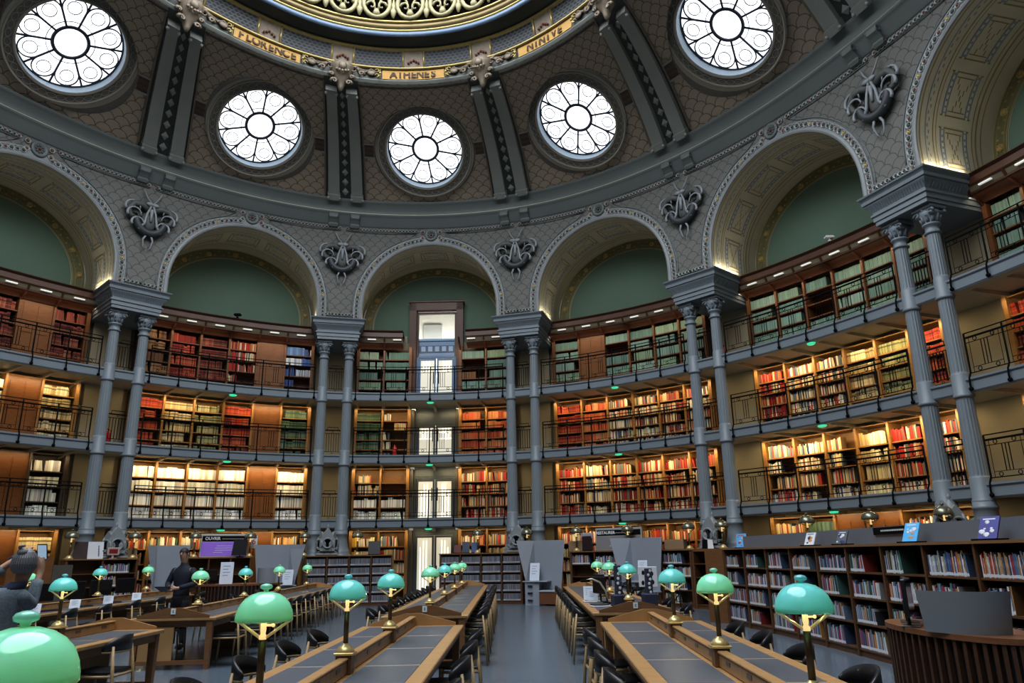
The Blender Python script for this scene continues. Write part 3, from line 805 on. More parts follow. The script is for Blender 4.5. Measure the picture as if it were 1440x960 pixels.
# ------------------------------------------------------------------ coupled columns with their imposts
def fluted(b, z0, z1, r0, r1, fl=18, m=0):
    segs = fl * 4; vs = []
    for z, r in ((z0, r0), (z0 + .04, r0), (z1 - .04, r1), (z1, r1)):
        for i in range(segs):
            a = 2 * PI * i / segs; d = (1, .965, .945, .965)[i % 4] if z not in (z0, z1) else 1
            vs.append((r * d * math.cos(a), r * d * math.sin(a), z))
    fs = [(j * segs + i, j * segs + (i + 1) % segs, (j + 1) * segs + (i + 1) % segs, (j + 1) * segs + i) for j in range(3) for i in range(segs)]
    b.add(vs, fs, smooth=False, m=m)
def make_column():
    root = empty('iron_column')
    # pedestal and flared base
    b = MB()
    b.lathe([(.36, 0), (.36, 1.55), (.40, 1.60), (.40, 1.68), (.37, 1.72), (.345, 1.78), (.35, 1.83), (.315, 1.87), (.29, 1.93), (.262, 2.05), (.245, 2.2), (.24, 2.40), (.265, 2.42), (.265, 2.47), (.24, 2.49), (.24, 2.58)], seg=32)
    b.build('base', PAINT, root)
    z = 2.58
    for gi, (u, f) in enumerate(G):
        r = (.20, .185, .17)[gi]
        rn = (.185, .17, .155)[gi]
        b = MB()
        b.lathe([(r + .0, u - .08), (r + .035, u - .06), (r + .045, u - .03), (r + .035, u), (r + .02, u + .02), (r + .015, f + .12), (r + .0, f + .16)], seg=32)
        b.build('collar', PAINT, root)
        top = (G[gi + 1][0] - .08) if gi < 2 else 8.98
        b = MB(); fluted(b, f + .15, top, r, rn)
        b.build('shaft', PAINT, root)
    b = MB()
    b.lathe([(.155, 8.96), (.195, 8.98), (.20, 9.01), (.16, 9.04), (.158, 9.16), (.20, 9.18), (.215, 9.21), (.20, 9.24), (.165, 9.26), (.17, 9.30), (.20, 9.42), (.25, 9.53), (.2, 9.58)], seg=28)
    for i in range(10):   # leaves round the bell
        a = 2 * PI * i / 10; c, s_ = math.cos(a), math.sin(a)
        b.tube([(.17 * c, .17 * s_, 9.27), (.20 * c, .20 * s_, 9.36), (.25 * c, .25 * s_, 9.44), (.27 * c, .27 * s_, 9.41)], [.045, .04, .025, .01], 5)
    for sy in (-1, 1):
        for sx in (-1, 1):
            b.tube([(sx * (.19 + (.095 - .012 * t) * math.cos(t * .75)), sy * (.20 + .002 * t), 9.49 + (.095 - .012 * t) * math.sin(t * .75)) for t in range(8)], [.035 - .003 * t for t in range(8)], 6)
        b.tube([(-.19, sy * .21, 9.585), (0, sy * .22, 9.54), (.19, sy * .21, 9.585)], .022, 5)
        b.sph((0, sy * .22, 9.57), .045, 6, 5)
    for sx in (-1, 1): b.tube([(sx * .20, -.2, 9.49), (sx * .17, 0, 9.49), (sx * .20, .2, 9.49)], [.075, .05, .075], 8)
    b.build('capital', PAINT, root)
    b = MB(); b.cbox(-.27, .27, -.27, .27, 9.585, 9.68, .02); b.build('abacus', PAINT, root)
    return root
col0 = make_column()
PN = {-3: 'off the left edge', -2: 'between the two leftmost arches', -1: 'left of the glazed doors', 0: 'right of the glazed doors', 1: 'between the third and fourth arches', 2: 'nearest, at the right edge', 3: 'beside the near right bay'}
first = True
for j in range(-8, 8):
    for sg, side in ((-1, 'left'), (1, 'right')):
        c = col0 if first else copy_tree(col0); first = False
        x, y, dx, dy = OV.raw(j + .5)
        c.location = (x + dx * sg * .47, y + dy * sg * .47, 0); c.rotation_euler = (0, 0, math.atan2(dy, dx))
        if j in PN and -2 <= j <= 2:
            d = {-2: 'between first and second arches from left', -1: 'between the second arch and the glazed doors', 0: 'just right of the glazed doors', 1: 'between the fourth and fifth arches', 2: 'at the right edge'}[j]
            c['label'] = '%s-hand blue-grey fluted column of pair %s' % (side, d)
            c['group'] = 'coupled columns carrying the arches'
        else:
            c['label'] = 'slender blue-grey iron column of the rear arcade'; c['group'] = 'rear arcade columns'
        c['category'] = 'column'
def impost(j):
    b = MB(); sp = j + .5; b.T = OV.T3(sp)
    prof = [(9.68, 0), (9.79, 0), (9.79, .03), (9.91, .03), (9.93, .07), (9.98, .07), (10.0, .02), (10.05, .025), (10.14, .07), (10.21, .13), (10.24, .15), (10.27, .15), (10.28, .19), (10.36, .20), (10.38, .17), (10.42, .20), (10.46, .25), (10.50, .26)]
    hw, fo, bk = .77, -.38, WALL
    ch = [[(-hw - o, bk, z), (-hw - o, fo - o, z), (hw + o, fo - o, z), (hw + o, bk, z)] for z, o in prof]
    vs = [p for r in ch for p in r]; fs = []
    for i in range(len(prof) - 1):
        for q in range(3): fs.append((i * 4 + q, i * 4 + q + 1, (i + 1) * 4 + q + 1, (i + 1) * 4 + q))
    fs.append((0, 1, 2, 3)); n = (len(prof) - 1) * 4; fs.append((n, n + 1, n + 2, n + 3))
    b.add(vs, fs, smooth=False)
    if -3 <= j <= 3:  # leaf frieze
        for i in range(22):
            x = -.80 + 1.6 * i / 21
            b.tube([(x, fo - .03, 10.06), (x, fo - .07, 10.13), (x * 1.03, fo - .13, 10.21)], [.014, .022, .01], 4)
        for sx in (-1, 1):
            for i in range(20):
                y = fo + .1 + 2.2 * i / 19
                b.tube([(sx * (hw + .03), y, 10.06), (sx * (hw + .07), y, 10.13), (sx * (hw + .13), y, 10.21)], [.014, .022, .01], 4)
            # small consoles under the soffit
            b.prism([(-.2, 9.68), (.0, 9.68), (.0, 9.50), (-.14, 9.58)], sx * .77 - .08, sx * .77 + .08, 'yz') if False else None
    b.T = None
    b.build('trim_impost_block', PAINT, kind='structure')
for j in range(-8, 8): impost(j)
# pilasters of the wall behind each pair of columns
for j in range(-3, 4):
    b = MB(); b.T = OV.T3(j + .5)
    b.cbox(-.62, .62, 1.78, 2.1, 0, 9.7, .02)
    b.T = None; b.build('wall_pilaster', BEIGE, kind='structure')

# ------------------------------------------------------------------ galleries
GW = .39
for gi, (u, f) in enumerate(G):
    for sd, (s0, s1) in (('far', (-.5, .5)), ('right', (.5, 7.5)), ('left', (-7.5, -.5)), ('near', (7.5, 8.5))):
        b = MB()
        n = max(8, int((s1 - s0) * 12))
        sweep(b, [(-.02, u + .02), (-.05, u + .06), (-.05, f - .09), (-.09, f - .05), (-.09, f), (1.7, f), (WALL, f)], s0, s1, n, m=0, smooth=False)
        sweep(b, [(-.02, u + .02), (.22, u + .02), (.24, u + .12), (WALL, u + .12)], s0, s1, n, m=1, smooth=False)
        b.build('ceiling_gallery_%s' % sd, [GAL, GALU], kind='structure')
    b = MB()
    for k in DET:
        for i in range(7):
            w = -2.75 + 5.5 * i / 6
            T = OV.T3(S(k, w)); b.T = T
            b.prism([(.24, u + .04), (1.5, u + .02), (1.8, u - .06), (WALL, u - .10), (WALL, u + .12), (.24, u + .12)], -.05, .05, 'yz')
            b.T = None
    b.build('trim_gallery_bracket', GALU, kind='structure')

ORD = {-2: 'leftmost bay', -1: 'bay left of the glazed doors', 0: 'central bay with the glazed doors', 1: 'bay right of the glazed doors', 2: 'tall right-hand bay', 3: 'bay at the right edge'}
LEV = ('lowest gallery', 'middle gallery', 'top gallery')
def railing(k, gi):
    f = G[gi][1]; root = empty('gallery_railing', OV.pt(k, 0, f), 0, 'black wrought-iron railing of the %s, %s' % (LEV[gi], ORD[k]), 'railing', 'iron gallery railings')
    org = Vector(root.location); W = 2.84; off = -.03
    def P(w, o, z): return Vector(pt(k, w, o, f + z)) - org
    b = MB()
    for z, r in ((1.03, .014), (.92, .024), (.80, .009), (.10, .012)):
        b.tube([P(-W + 2 * W * i / 24, off, z) for i in range(25)], r, 5)
    b.build('handrail', IRON, root)
    for i in range(7):
        w = -W + 2 * W * i / 6; b = MB()
        b.tube([P(w, off, 1.03), P(w, off, .12), P(w, off - .07, -.02), P(w, off - .09, -.16), P(w, off - .08, -.24)], .022, 5)
        b.sph(P(w, off - .075, -.27), .052, 7, 5)
        b.build('post', IRON, root)
    for i in range(6):
        w0 = -W + 2 * W * i / 6; w1 = w0 + 2 * W / 6; c = (w0 + w1) / 2; b = MB()
        for dw in (-.08, 0, .08): b.tube([P(c + dw, off, .80), P(c + dw, off, .22)], .010, 4)
        for dw in (-.37, .37): b.tube([P(c + dw, off, .92), P(c + dw, off, .10)], .006, 4)
        b.tube([P(c - .37, off, .22), P(c + .37, off, .22)], .008, 4)
        for dw, z in ((-.22, .86), (.22, .86), (-.22, .16), (.22, .16)):
            b.tube([P(c + dw + .045 * math.cos(t), off, z + .045 * math.sin(t)) for t in [2 * PI * q / 10 for q in range(10)]], .009, 4, closed=True)
        b.build('panel', IRON, root)
for k in DET:
    for gi in range(3): railing(k, gi)
for j in range(-3, 3):
    for gi in range(3):
        f = G[gi][1]; x, y, dx, dy = OV.raw(j + .5)
        where = {-3: 'left edge', -2: 'first and second arches', -1: 'second and central arches', 0: 'central and fourth arches', 1: 'fourth and fifth arches', 2: 'fifth and sixth arches'}[j]
        root = empty('gap_railing', (x, y, f), math.atan2(dy, dx), 'short black railing between coupled columns, %s, %s' % (LEV[gi], ('at the ' if j == -3 else 'between ') + where), 'railing', 'short railings between coupled columns')
        b = MB()
        b.tube([(-.28, .02, .92), (.28, .02, .92)], .022, 5); b.tube([(-.2, .02, .92), (-.2, .02, 1.03), (.2, .02, 1.03), (.2, .02, .92)], .012, 5)
        for z in (.80, .12): b.tube([(-.28, .02, z), (.28, .02, z)], .010, 5)
        b.build('handrail', IRON, root)
        b = MB()
        for i in range(6): b.tube([(-.22 + .088 * i, .02, .80), (-.22 + .088 * i, .02, .12)], .013, 4)
        for z in (.86, .06): b.tube([(.03 * math.cos(t), .02, z + .03 * math.sin(t)) for t in [2 * PI * q / 8 for q in range(8)]], .008, 4, closed=True)
        b.build('panel', IRON, root)

# ------------------------------------------------------------------ books
BOOKM = attr_mat('book_bindings', .65)
BOOKS = MB()             # everything beyond the nearest volumes
def jit(c, a=.18):
    k = 1 + random.uniform(-a, a); return tuple(min(1, max(0.003, v * k * (1 + random.uniform(-.06, .06)))) for v in c)
PAL = {
 'red': [(.27, .028, .014), (.33, .045, .02), (.20, .02, .012), (.36, .07, .03)],
 'orange': [(.38, .09, .035), (.43, .14, .06), (.33, .065, .025), (.42, .18, .08)],
 'dred': [(.16, .03, .02), (.20, .05, .03), (.10, .02, .015), (.25, .08, .05)],
 'green': [(.17, .25, .19), (.20, .29, .23), (.13, .21, .17), (.26, .34, .27), (.22, .30, .20)],
 'dgreen': [(.05, .10, .06), (.08, .13, .08), (.10, .16, .12)],
 'white': [(.70, .69, .62), (.62, .61, .55), (.76, .75, .70), (.55, .54, .48)],
 'cream': [(.54, .45, .27), (.46, .37, .20), (.58, .50, .33), (.36, .27, .13)],
 'olive': [(.28, .27, .13), (.33, .31, .17), (.22, .22, .10)],
 'brown': [(.22, .11, .05), (.30, .17, .08), (.15, .07, .035)],
 'blue': [(.08, .13, .30), (.12, .20, .36), (.05, .08, .20), (.5, .52, .55)],
 'grey': [(.16, .17, .19), (.22, .23, .25), (.10, .11, .12)],
 'yellow': [(.62, .44, .07), (.60, .55, .30), (.55, .50, .40)],
 'mix': [(.28, .03, .02), (.50, .44, .30), (.48, .40, .24), (.10, .14, .30), (.55, .30, .12), (.12, .20, .12), (.70, .68, .62), (.30, .16, .09), (.65, .62, .55), (.05, .05, .06)],
 'mixw': [(.55, .50, .38), (.62, .57, .46), (.46, .38, .24), (.38, .05, .03), (.50, .38, .18), (.07, .08, .10), (.14, .18, .22), (.40, .26, .14)],
 'mixr': [(.27, .022, .016), (.31, .032, .02), (.46, .35, .20), (.22, .018, .016), (.50, .44, .30), (.30, .13, .05), (.10, .10, .09)],
 'teal': [(.05, .30, .38), (.08, .36, .42), (.6, .6, .5)],
 'mod': [(.55, .57, .62), (.65, .66, .70), (.08, .11, .22), (.12, .20, .34), (.45, .06, .06), (.06, .06, .07), (.22, .30, .42), (.60, .30, .10), (.10, .24, .20), (.30, .10, .24), (.70, .70, .72), (.50, .42, .25)],
}
def add_book(b, P, x0, x1, d0, d1, z0, z1, c, lean=0.0, label=None):
    """P(x, depth, z) -> world; a spine-out volume"""
    dx = lean * (z1 - z0)
    b.col = c
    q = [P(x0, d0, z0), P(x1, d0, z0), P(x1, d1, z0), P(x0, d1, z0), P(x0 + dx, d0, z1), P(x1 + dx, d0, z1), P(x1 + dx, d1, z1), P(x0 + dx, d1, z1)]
    b.add(q, [(0, 1, 5, 4)], smooth=False); b.col = tuple(v * .55 for v in c); b.add(q, [(1, 2, 6, 5), (3, 0, 4, 7)], smooth=False)  # shade between volumes put into the darker cover sides
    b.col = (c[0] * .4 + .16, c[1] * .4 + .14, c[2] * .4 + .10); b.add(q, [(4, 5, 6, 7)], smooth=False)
    # title band and label
    e = .002
    def spine(za, zb, cc):
        b.col = cc; f0, f1 = (za - z0) / (z1 - z0), (zb - z0) / (z1 - z0)
        b.add([P(x0 + dx * f0, d0 - e, za), P(x1 + dx * f0, d0 - e, za), P(x1 + dx * f1, d0 - e, zb), P(x0 + dx * f1, d0 - e, zb)], [(0, 1, 2, 3)], smooth=False)
    if label: spine(z0 + .01, z0 + .05, (.62, .64, .68))
    return spine
def fill(b, P, x0, x1, d0, z0, H, pal, dens=1.0, thick=(.03, .055), uniform=False, label=False, band=False, depth=.2, hmin=.62):
    cols_ = PAL[pal]; x = x0 + .01
    end = x0 + (x1 - x0) * dens
    if random.random() < .25 and dens < .95: 
        sh = (x1 - x0) * (1 - dens) * random.random(); x += sh; end += sh
    run = 0; c = None; h = .8
    while x < end - thick[0]:
        if run <= 0:
            run = random.choice((3, 5, 8, 14)) if not uniform else 99; c = random.choice(cols_); h = random.uniform(hmin, .92) if not uniform else .84
            t = random.uniform(*thick)
        cc = jit(c, .14 if uniform else .34); w = t * random.uniform(.85, 1.15) if not (pal.startswith('mix') or pal == 'mod') else random.uniform(*thick)
        if pal.startswith('mix') or pal == 'mod':
            if random.random() < .75: cc = jit(random.choice(cols_), .2)
            hh = H * min(.94, max(.5, h + random.uniform(-.09, .09)))
        else: hh = H * (h + random.uniform(-.012, .012))
        w = min(w, end - x)
        if w < .012: break
        lean = 0.0
        if random.random() < .02 and x + w + .06 < end: lean = random.uniform(-.18, -.05)
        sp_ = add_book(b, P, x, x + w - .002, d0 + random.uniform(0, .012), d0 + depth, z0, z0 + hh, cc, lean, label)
        if band: sp_(z0 + hh * .62, z0 + hh * .78, tuple(v * .35 for v in cc)); sp_(z0 + hh * .30, z0 + hh * .36, (cc[0] * .6 + .14, cc[1] * .6 + .10, cc[2] * .6 + .03))
        x += w + (abs(lean) * hh if lean else 0); run -= 1

# ------------------------------------------------------------------ wall bookcases behind the galleries
def bands(k):
    """compartments in s: list of (s0, s1)"""
    if k == 0:
        e = [(-.39, -.26), (-.26, -.128), (.128, .26), (.26, .39)]; return [(a, b_) for a, b_ in e]
    return [(k - .39 + .13 * i, k - .39 + .13 * (i + 1)) for i in range(6)]
SH = {0: (5, .05, 2.50), 1: (4, 3.0, 4.90), 2: (5, 5.35, 7.28), 3: (5, 7.74, 9.86)}
X = None
WALLPAL = {
 (-2, 3): ['dred', 'dred', 'red', 'dred', 'W', 'dred'], (-2, 2): ['cream', 'cream', 'cream', 'white', 'W', 'cream'], (-2, 1): ['white', 'white', 'W', 'W', 'W', 'whiteb'], (-2, 0): ['cream', 'cream', 'W', 'W', 'W', 'label'],
 (-1, 3): ['brown', 'red', 'dred', 'mixr', 'W', 'blue'], (-1, 2): ['red', 'cream', 'olive', 'red', 'W', 'dgreen'], (-1, 1): ['white', 'white', 'white', 'white', 'W', 'white'], (-1, 0): ['mixr', 'mix', 'mixw', 'yellow', 'W', 'mix'],
 (0, 3): ['green', 'green', 'green', 'green'], (0, 2): ['dgreen', 'mixw', 'orange', 'orange'], (0, 1): ['grey2', 'grey2', 'mixr', 'mixr'], (0, 0): ['yellow', 'mixw', 'mix', 'mixw'],
 (1, 3): ['green', 'W', 'green', 'green', 'green', 'green'], (1, 2): ['red', 'orange', 'mixw', 'mixw', 'mixr', 'mixw'], (1, 1): ['mixr', 'mixw', 'mixr', 'mixr', 'mixr', 'mixr'], (1, 0): ['mixw', 'mixw', 'mix', 'mixr', 'mixr', 'mixr'],
 (2, 3): ['green', 'green', 'green', 'green', 'green', 'green'], (2, 2): ['mixr', 'mixw', 'mixw', 'cream', 'olive', 'red'], (2, 1): ['mixw', 'mixw', 'mixw', 'cream', 'mixr', 'mixw'], (2, 0): ['mixw', 'dgreen', 'W', 'W', 'mix', 'mix'],
 (3, 3): ['green', 'green', 'green', 'green', 'green', 'green'], (3, 2): ['red', 'orange', 'red', 'red', 'red', 'red'], (3, 1): ['W', 'W', 'W', 'mixw', 'mixw', 'mixw'], (3, 0): ['W', 'W', 'W', 'mix', 'mix', 'mix'],
}
LIT = []
LEVB = ('ground floor', 'lowest gallery', 'middle gallery', 'top gallery')
BFO = 1.50
for k, half in [(k, h_) for k in DET for h_ in ((0,) if k else (-1, 1))]:
    for lv in range(4):
        n, z0, z1 = SH[lv]; pal = WALLPAL[(k, lv)]
        if half: pal = pal[:2] if half < 0 else pal[2:]
        wd = OAK if lv < 3 else wood('oak_reddish', (.16, .065, .022), .42)
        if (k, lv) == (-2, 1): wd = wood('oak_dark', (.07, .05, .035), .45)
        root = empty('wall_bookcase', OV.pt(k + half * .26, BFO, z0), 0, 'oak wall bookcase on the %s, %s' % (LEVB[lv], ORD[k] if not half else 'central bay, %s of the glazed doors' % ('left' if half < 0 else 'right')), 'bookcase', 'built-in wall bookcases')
        org = Vector(root.location); W2 = WALL - .03
        def sub(p): return (p[0] - org.x, p[1] - org.y, p[2] - org.z)
        bd = bands(k)
        if half: bd = bd[:2] if half < 0 else bd[2:]
        b = MB()
        for (s0, s1) in [(bd[0][0], bd[-1][1])]:
            sweep(b, [(W2, z0 - .05), (W2, z1 + .12)], s0, s1, 10, smooth=False)
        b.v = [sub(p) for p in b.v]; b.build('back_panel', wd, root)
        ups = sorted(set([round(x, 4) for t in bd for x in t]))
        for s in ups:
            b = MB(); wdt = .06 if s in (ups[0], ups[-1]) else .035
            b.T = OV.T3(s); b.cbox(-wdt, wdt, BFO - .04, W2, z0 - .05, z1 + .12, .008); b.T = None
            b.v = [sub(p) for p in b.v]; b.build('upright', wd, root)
        pitch = (z1 - z0) / n
        for i in range(n + 1):
            if i == n and lv == 3: continue
            z = z0 + pitch * i if i < n else z1 + .09; runs = []
            for (s0, s1), p_ in zip(bd, pal):
                if p_ == 'W' and 0 < i < n: runs.append(None); continue
                if runs and runs[-1]: runs[-1][1] = s1
                else: runs.append([s0, s1])
            for run in runs:
                if not run: continue
                b = MB(); curved_box(b, run[0], run[1], BFO, W2, z - .035, z, 8)
                b.v = [sub(p) for p in b.v]; b.build('shelf', wd, root)
        for ci, ((s0, s1), p_) in enumerate(zip(bd, pal)):
            if p_ == 'W':
                b = MB(); curved_box(b, s0 + .003, s1 - .003, BFO + .02, BFO + .06, z0, z1 + .1, 2)
                for (a, c, za, zb) in ((.12, .46, .08, .45), (.54, .88, .08, .45), (.12, .46, .5, .95), (.54, .88, .5, .95)):
                    curved_box(b, s0 + (s1 - s0) * a, s0 + (s1 - s0) * c, BFO + .005, BFO + .02, z0 + (z1 - z0) * za, z0 + (z1 - z0) * zb, 1)
                b.v = [sub(p) for p in b.v]; b.build('door', OAKP, root); continue
            L_ = (s1 - s0) * BW
            sc = math.hypot(*(np.array(OV.pt(s1, 1.6)[:2]) - np.array(OV.pt(s0, 1.6)[:2]))) / L_
            def P(x, d, z, s0=s0, sc=sc): return OV.pt(s0 + x / (BW * sc), BFO + .03 + d, z)
            LL = L_ * sc
            for i in range(n):
                z = z0 + pitch * i + .002; H = pitch - .05
                q = p_; dens = random.choice((1, 1, .97, .9, .8)); uni = False; band = False; th = (.03, .055); hm = .66
                if lv == 3:
                    if q == 'green':
                        uni = True; th = (.028, .05)
                        if (k, ci, i) in ((1, 2, 3), (2, 2, 3), (2, 2, 2)) or (half > 0 and ci == 0 and i == 3): continue
                        if half > 0 and ci == 0 and i == 2: q = 'brown'; uni = False; dens = .6
                    elif q in ('red', 'dred', 'orange', 'brown'): band = random.random() < .8; hm = .74; dens = random.choice((1, .95, .85))
                    if i == 0 and k != -1: dens *= .9
                    if k == -1 and ci in (3, 5) and i < 2: dens = .35
                elif lv == 2:
                    hm = .72; band = q in ('red', 'cream', 'olive', 'dgreen')
                    if half < 0 and ci == 1: dens = random.choice((.3, .5, .8))
                elif lv == 1:
                    if q == 'white': uni = False; th = (.05, .08); hm = .8; dens = 1
                    if q == 'whiteb': q = 'white'; th = (.05, .08); dens = .9
                    if q == 'grey2':
                        q = 'white' if i < 2 else 'mixw'; dens = .95 if i < 2 else (.5 if ci == 0 else 0)
                        if i == 2 and ci == 0: dens = 1
                        if dens == 0: continue
                    if k == 2: dens = random.choice((.5, .75, .9, 1))
                elif lv == 0:
                    if q == 'label': q = 'cream'; th = (.045, .06); uni = True; band = True; dens = 1
                    if i < 1: continue
                fill(BOOKS, P, .04, LL - .04, random.uniform(.0, .02), z, H, q, dens, th, uni, False, band, depth=.26, hmin=hm)
        # lamps strip
        if half <= 0: LIT.append((k, lv, z1))
        if lv == 3:
            # brown cornice with cream light coves over the top shelves
            b = MB(); spans = [(k - .41, k + .41)] if k else [(-.41, -.165)] if half < 0 else [(.165, .41)]
            for (s0, s1) in spans:
                sweep(b, [(BFO - .04, 9.86), (BFO - .06, 9.93), (BFO - .16, 9.98), (BFO - .34, 10.02), (BFO - .40, 10.03)], s0, s1, 12, m=0)
                sweep(b, [(BFO - .42, 10.03), (BFO - .42, 10.09)], s0, s1, 12, m=0, smooth=False)
                sweep(b, [(BFO - .40, 10.09), (BFO - .48, 10.22)], s0, s1, 12, m=1, smooth=False)
                sweep(b, [(BFO - .50, 10.22), (BFO - .52, 10.26), (BFO - .50, 10.44), (BFO - .58, 10.50), (BFO - .55, 10.53), (WALL, 10.53)], s0, s1, 12, m=0, smooth=False)
            b.v = [sub(p) for p in b.v]; b.build('crown', [OAKD, mat('cove_panel', (.25, .21, .13), .5)], root)
            for (s0, s1), p_ in zip(bd, pal):
                sm = (s0 + s1) / 2; b = MB(); T = OV.T3(sm, BFO - .47, 10.15); b.T = T
                b.cbox(-.17, .17, -.04, .02, -.02, .02, .006); b.T = None
                b.v = [sub(p) for p in b.v]; b.build('strip_light', mat('strip_light_white', (.7, .7, .68), .4, var=0, emit=(1, .97, .9), estr=.5), root)
                for s in (s0,):
                    b = MB(); b.T = OV.T3(s, 0, 0); b.prism([(BFO - .42, 10.05), (BFO - .52, 10.24), (BFO - .40, 10.24), (BFO - .1, 9.95), (BFO - .04, 9.8), (BFO - .10, 9.86)], -.03, .03, 'yz'); b.T = None
                    b.v = [sub(p) for p in b.v]; b.build('bracket', OAKD, root)

# ------------------------------------------------------------------ central stack of glazed doors
def door_stack():
    T0 = OV.T3(0, 0, 0)
    FR = mat('steel_door_frame', (.10, .115, .12), .4, metal=.3, var=.1); FRB = mat('blue_door_frame', (.09, .16, .28), .4, var=.1)
    PANE = mat('milky_pane_glow', (.55, .54, .47), .15, var=.02, emit=(1, .95, .80), estr=.45)  # light of the rooms behind put into the panes as emission
    PW = mat('pane_lines_glow', (.8, .8, .78), .4, var=0, emit=(1, .98, .92), estr=1.2)  # lines glow too, their brightness put into the material
    hw = .83
    for lv, (z0, zt, zl) in enumerate(((0.02, 2.45, 2.61), (2.98, 4.62, 4.96), (5.33, 6.80, 7.35), (7.72, 9.62, 11.55))):
        fr = FRB if lv == 3 else FR
        b = MB(); b.T = T0
        y0 = 1.80
        b.cbox(-hw, -hw + .09, y0, y0 + .12, z0, zt + .06, .01); b.cbox(hw - .09, hw, y0, y0 + .12, z0, zt + .06, .01)
        b.cbox(-hw + .09, hw - .09, y0, y0 + .12, zt - .04, zt + .06, .01)
        if lv < 3: b.box(-hw, hw, y0 + .02, y0 + .1, zt + .06, zl + .1)
        d = b.build('door_%d' % (lv + 1), fr, kind='structure')
        for sg in (-1, 1):
            b = MB(); b.T = T0; x0, x1 = sorted((sg * .012, sg * (hw - .095)))
            for (xa, xb, za, zb) in ((x0, x0 + .075, z0, zt - .05), (x1 - .075, x1, z0, zt - .05), (x0 + .075, x1 - .075, z0, z0 + .1), (x0 + .075, x1 - .075, zt - .13, zt - .05)):
                b.box(xa, xb, y0 + .03, y0 + .08, za, zb)
            b.build('door_leaf', fr, d)
            b = MB(); b.T = T0; b.box(x0 + .075, x1 - .075, y0 + .05, y0 + .06, z0 + .1, zt - .13); b.build('door_pane', PANE, d)
            b = MB(); b.T = T0
            for q in (.30, .42, .54):
                x = sg * q; b.box(x - .018, x + .018, y0 + .035, y0 + .045, z0 + .12, zt - .5 + .25 * (q < .5)) if lv < 2 else b.box(x - .018, x + .018, y0 + .035, y0 + .045, zt - .62, zt - .18)
            if lv == 2: b.box(min(sg * .15, sg * .7), max(sg * .15, sg * .7), y0 + .035, y0 + .043, zt - .40, zt - .36); b.box(min(sg * .15, sg * .7), max(sg * .15, sg * .7), y0 + .035, y0 + .043, zt - .62, zt - .58)
            b.build('door_pane_marking', PW, d)
            b = MB(); b.T = T0; b.tube([(sg * .11, y0 - .05, z0 + .75), (sg * .11, y0 - .05, z0 + 1.25)], .02, 6)
            for z in (.8, 1.2): b.tube([(sg * .11, y0 - .05, z0 + z), (sg * .11, y0 + .04, z0 + z)], .012, 5)
            b.build('door_handle', IRON, d)
        if lv == 3:
            # transom window with the building seen behind it
            w = MB(); w.T = T0
            w.box(-hw, -hw + .07, 1.80, 1.9, 9.62, 11.55); w.box(hw - .07, hw, 1.80, 1.9, 9.62, 11.55); w.box(-hw, hw, 1.8, 1.9, 11.5, 11.58)
            wo = w.build('window_18', OAKD, kind='structure')
            w = MB(); w.T = T0
            w.box(-hw, hw, 1.95, 2.05, 9.66, 10.45); w.build('window_frame', mat('transom_mid_blue', (.18, .27, .42), .4, var=.1), wo)  # plain blue band across the foot of the transom
            w = MB(); w.T = T0
            w.box(-hw, hw, 1.93, 1.95, 9.85, 10.16, m=1); 
            for i in range(5): w.box(-.66 + .29 * i, -.48 + .29 * i, 1.915, 1.93, 9.9, 10.12, m=0)
            w.box(-hw, hw, 1.90, 1.95, 10.36, 10.45, m=0)
            w.build('window_panel', [mat('transom_pale_blue', (.30, .42, .58), .4, var=.1), mat('transom_dark_blue', (.06, .09, .15), .4, var=.2)], wo)
    # oak surround standing up into the lunette
    b = MB(); b.T = T0
    for sg in (-1, 1):
        x0, x1 = sorted((sg * .85, sg * 1.13)); b.cbox(x0, x1, 1.62, 2.05, 7.7, 11.99, .02); x0, x1 = sorted((sg * .83, sg * .90)); b.cbox(x0, x1, 1.70, 1.98, 7.7, 11.62, .01)
    b.cbox(-1.13, 1.13, 1.62, 2.05, 11.62, 12.02, .02); b.cbox(-1.18, 1.18, 1.58, 2.05, 11.97, 12.06, .02)
    b.build('trim_door_surround', OAKD, kind='structure')
    b = MB(); b.T = T0
    for lv, (za, zb) in enumerate(((0, 2.6), (2.9, 4.96), (5.3, 7.35))):
        for sg in (-1, 1):
            x0, x1 = sorted((sg * .83, sg * .95)); b.box(x0, x1, 1.5, 2.0, za, zb)
    b.build('trim_door_jamb', mat('dark_jamb', (.06, .05, .035), .5), kind='structure')
    # passage behind the upper glazing: white facade with grey windows, side walls, floor slabs
    b = MB(); b.T = T0
    b.box(-2.2, 2.2, 4.6, 4.7, -.1, 13.0)
    b.box(-2.2, -2.1, 2.1, 4.6, -.1, 13.0); b.box(2.1, 2.2, 2.1, 4.6, -.1, 13.0); b.box(-2.2, 2.2, 2.1, 4.7, 13.0, 13.1)
    b.build('wall_passage', mat('passage_white', (.72, .72, .68), .6, var=.05), kind='structure')
    b = MB(); b.T = T0
    for x0, x1, z0, z1 in ((-.95, -.12, 10.6, 11.9), (.72, 1.5, 10.6, 11.95)):
        b.box(x0, x1, 4.52, 4.6, z0, z1)
    b.build('window_19', mat('passage_grey_window', (.42, .44, .44), .5, var=.05), kind='structure')
door_stack()
# two wooden posts closing the ground-floor doorway at each side are part of the bookcases

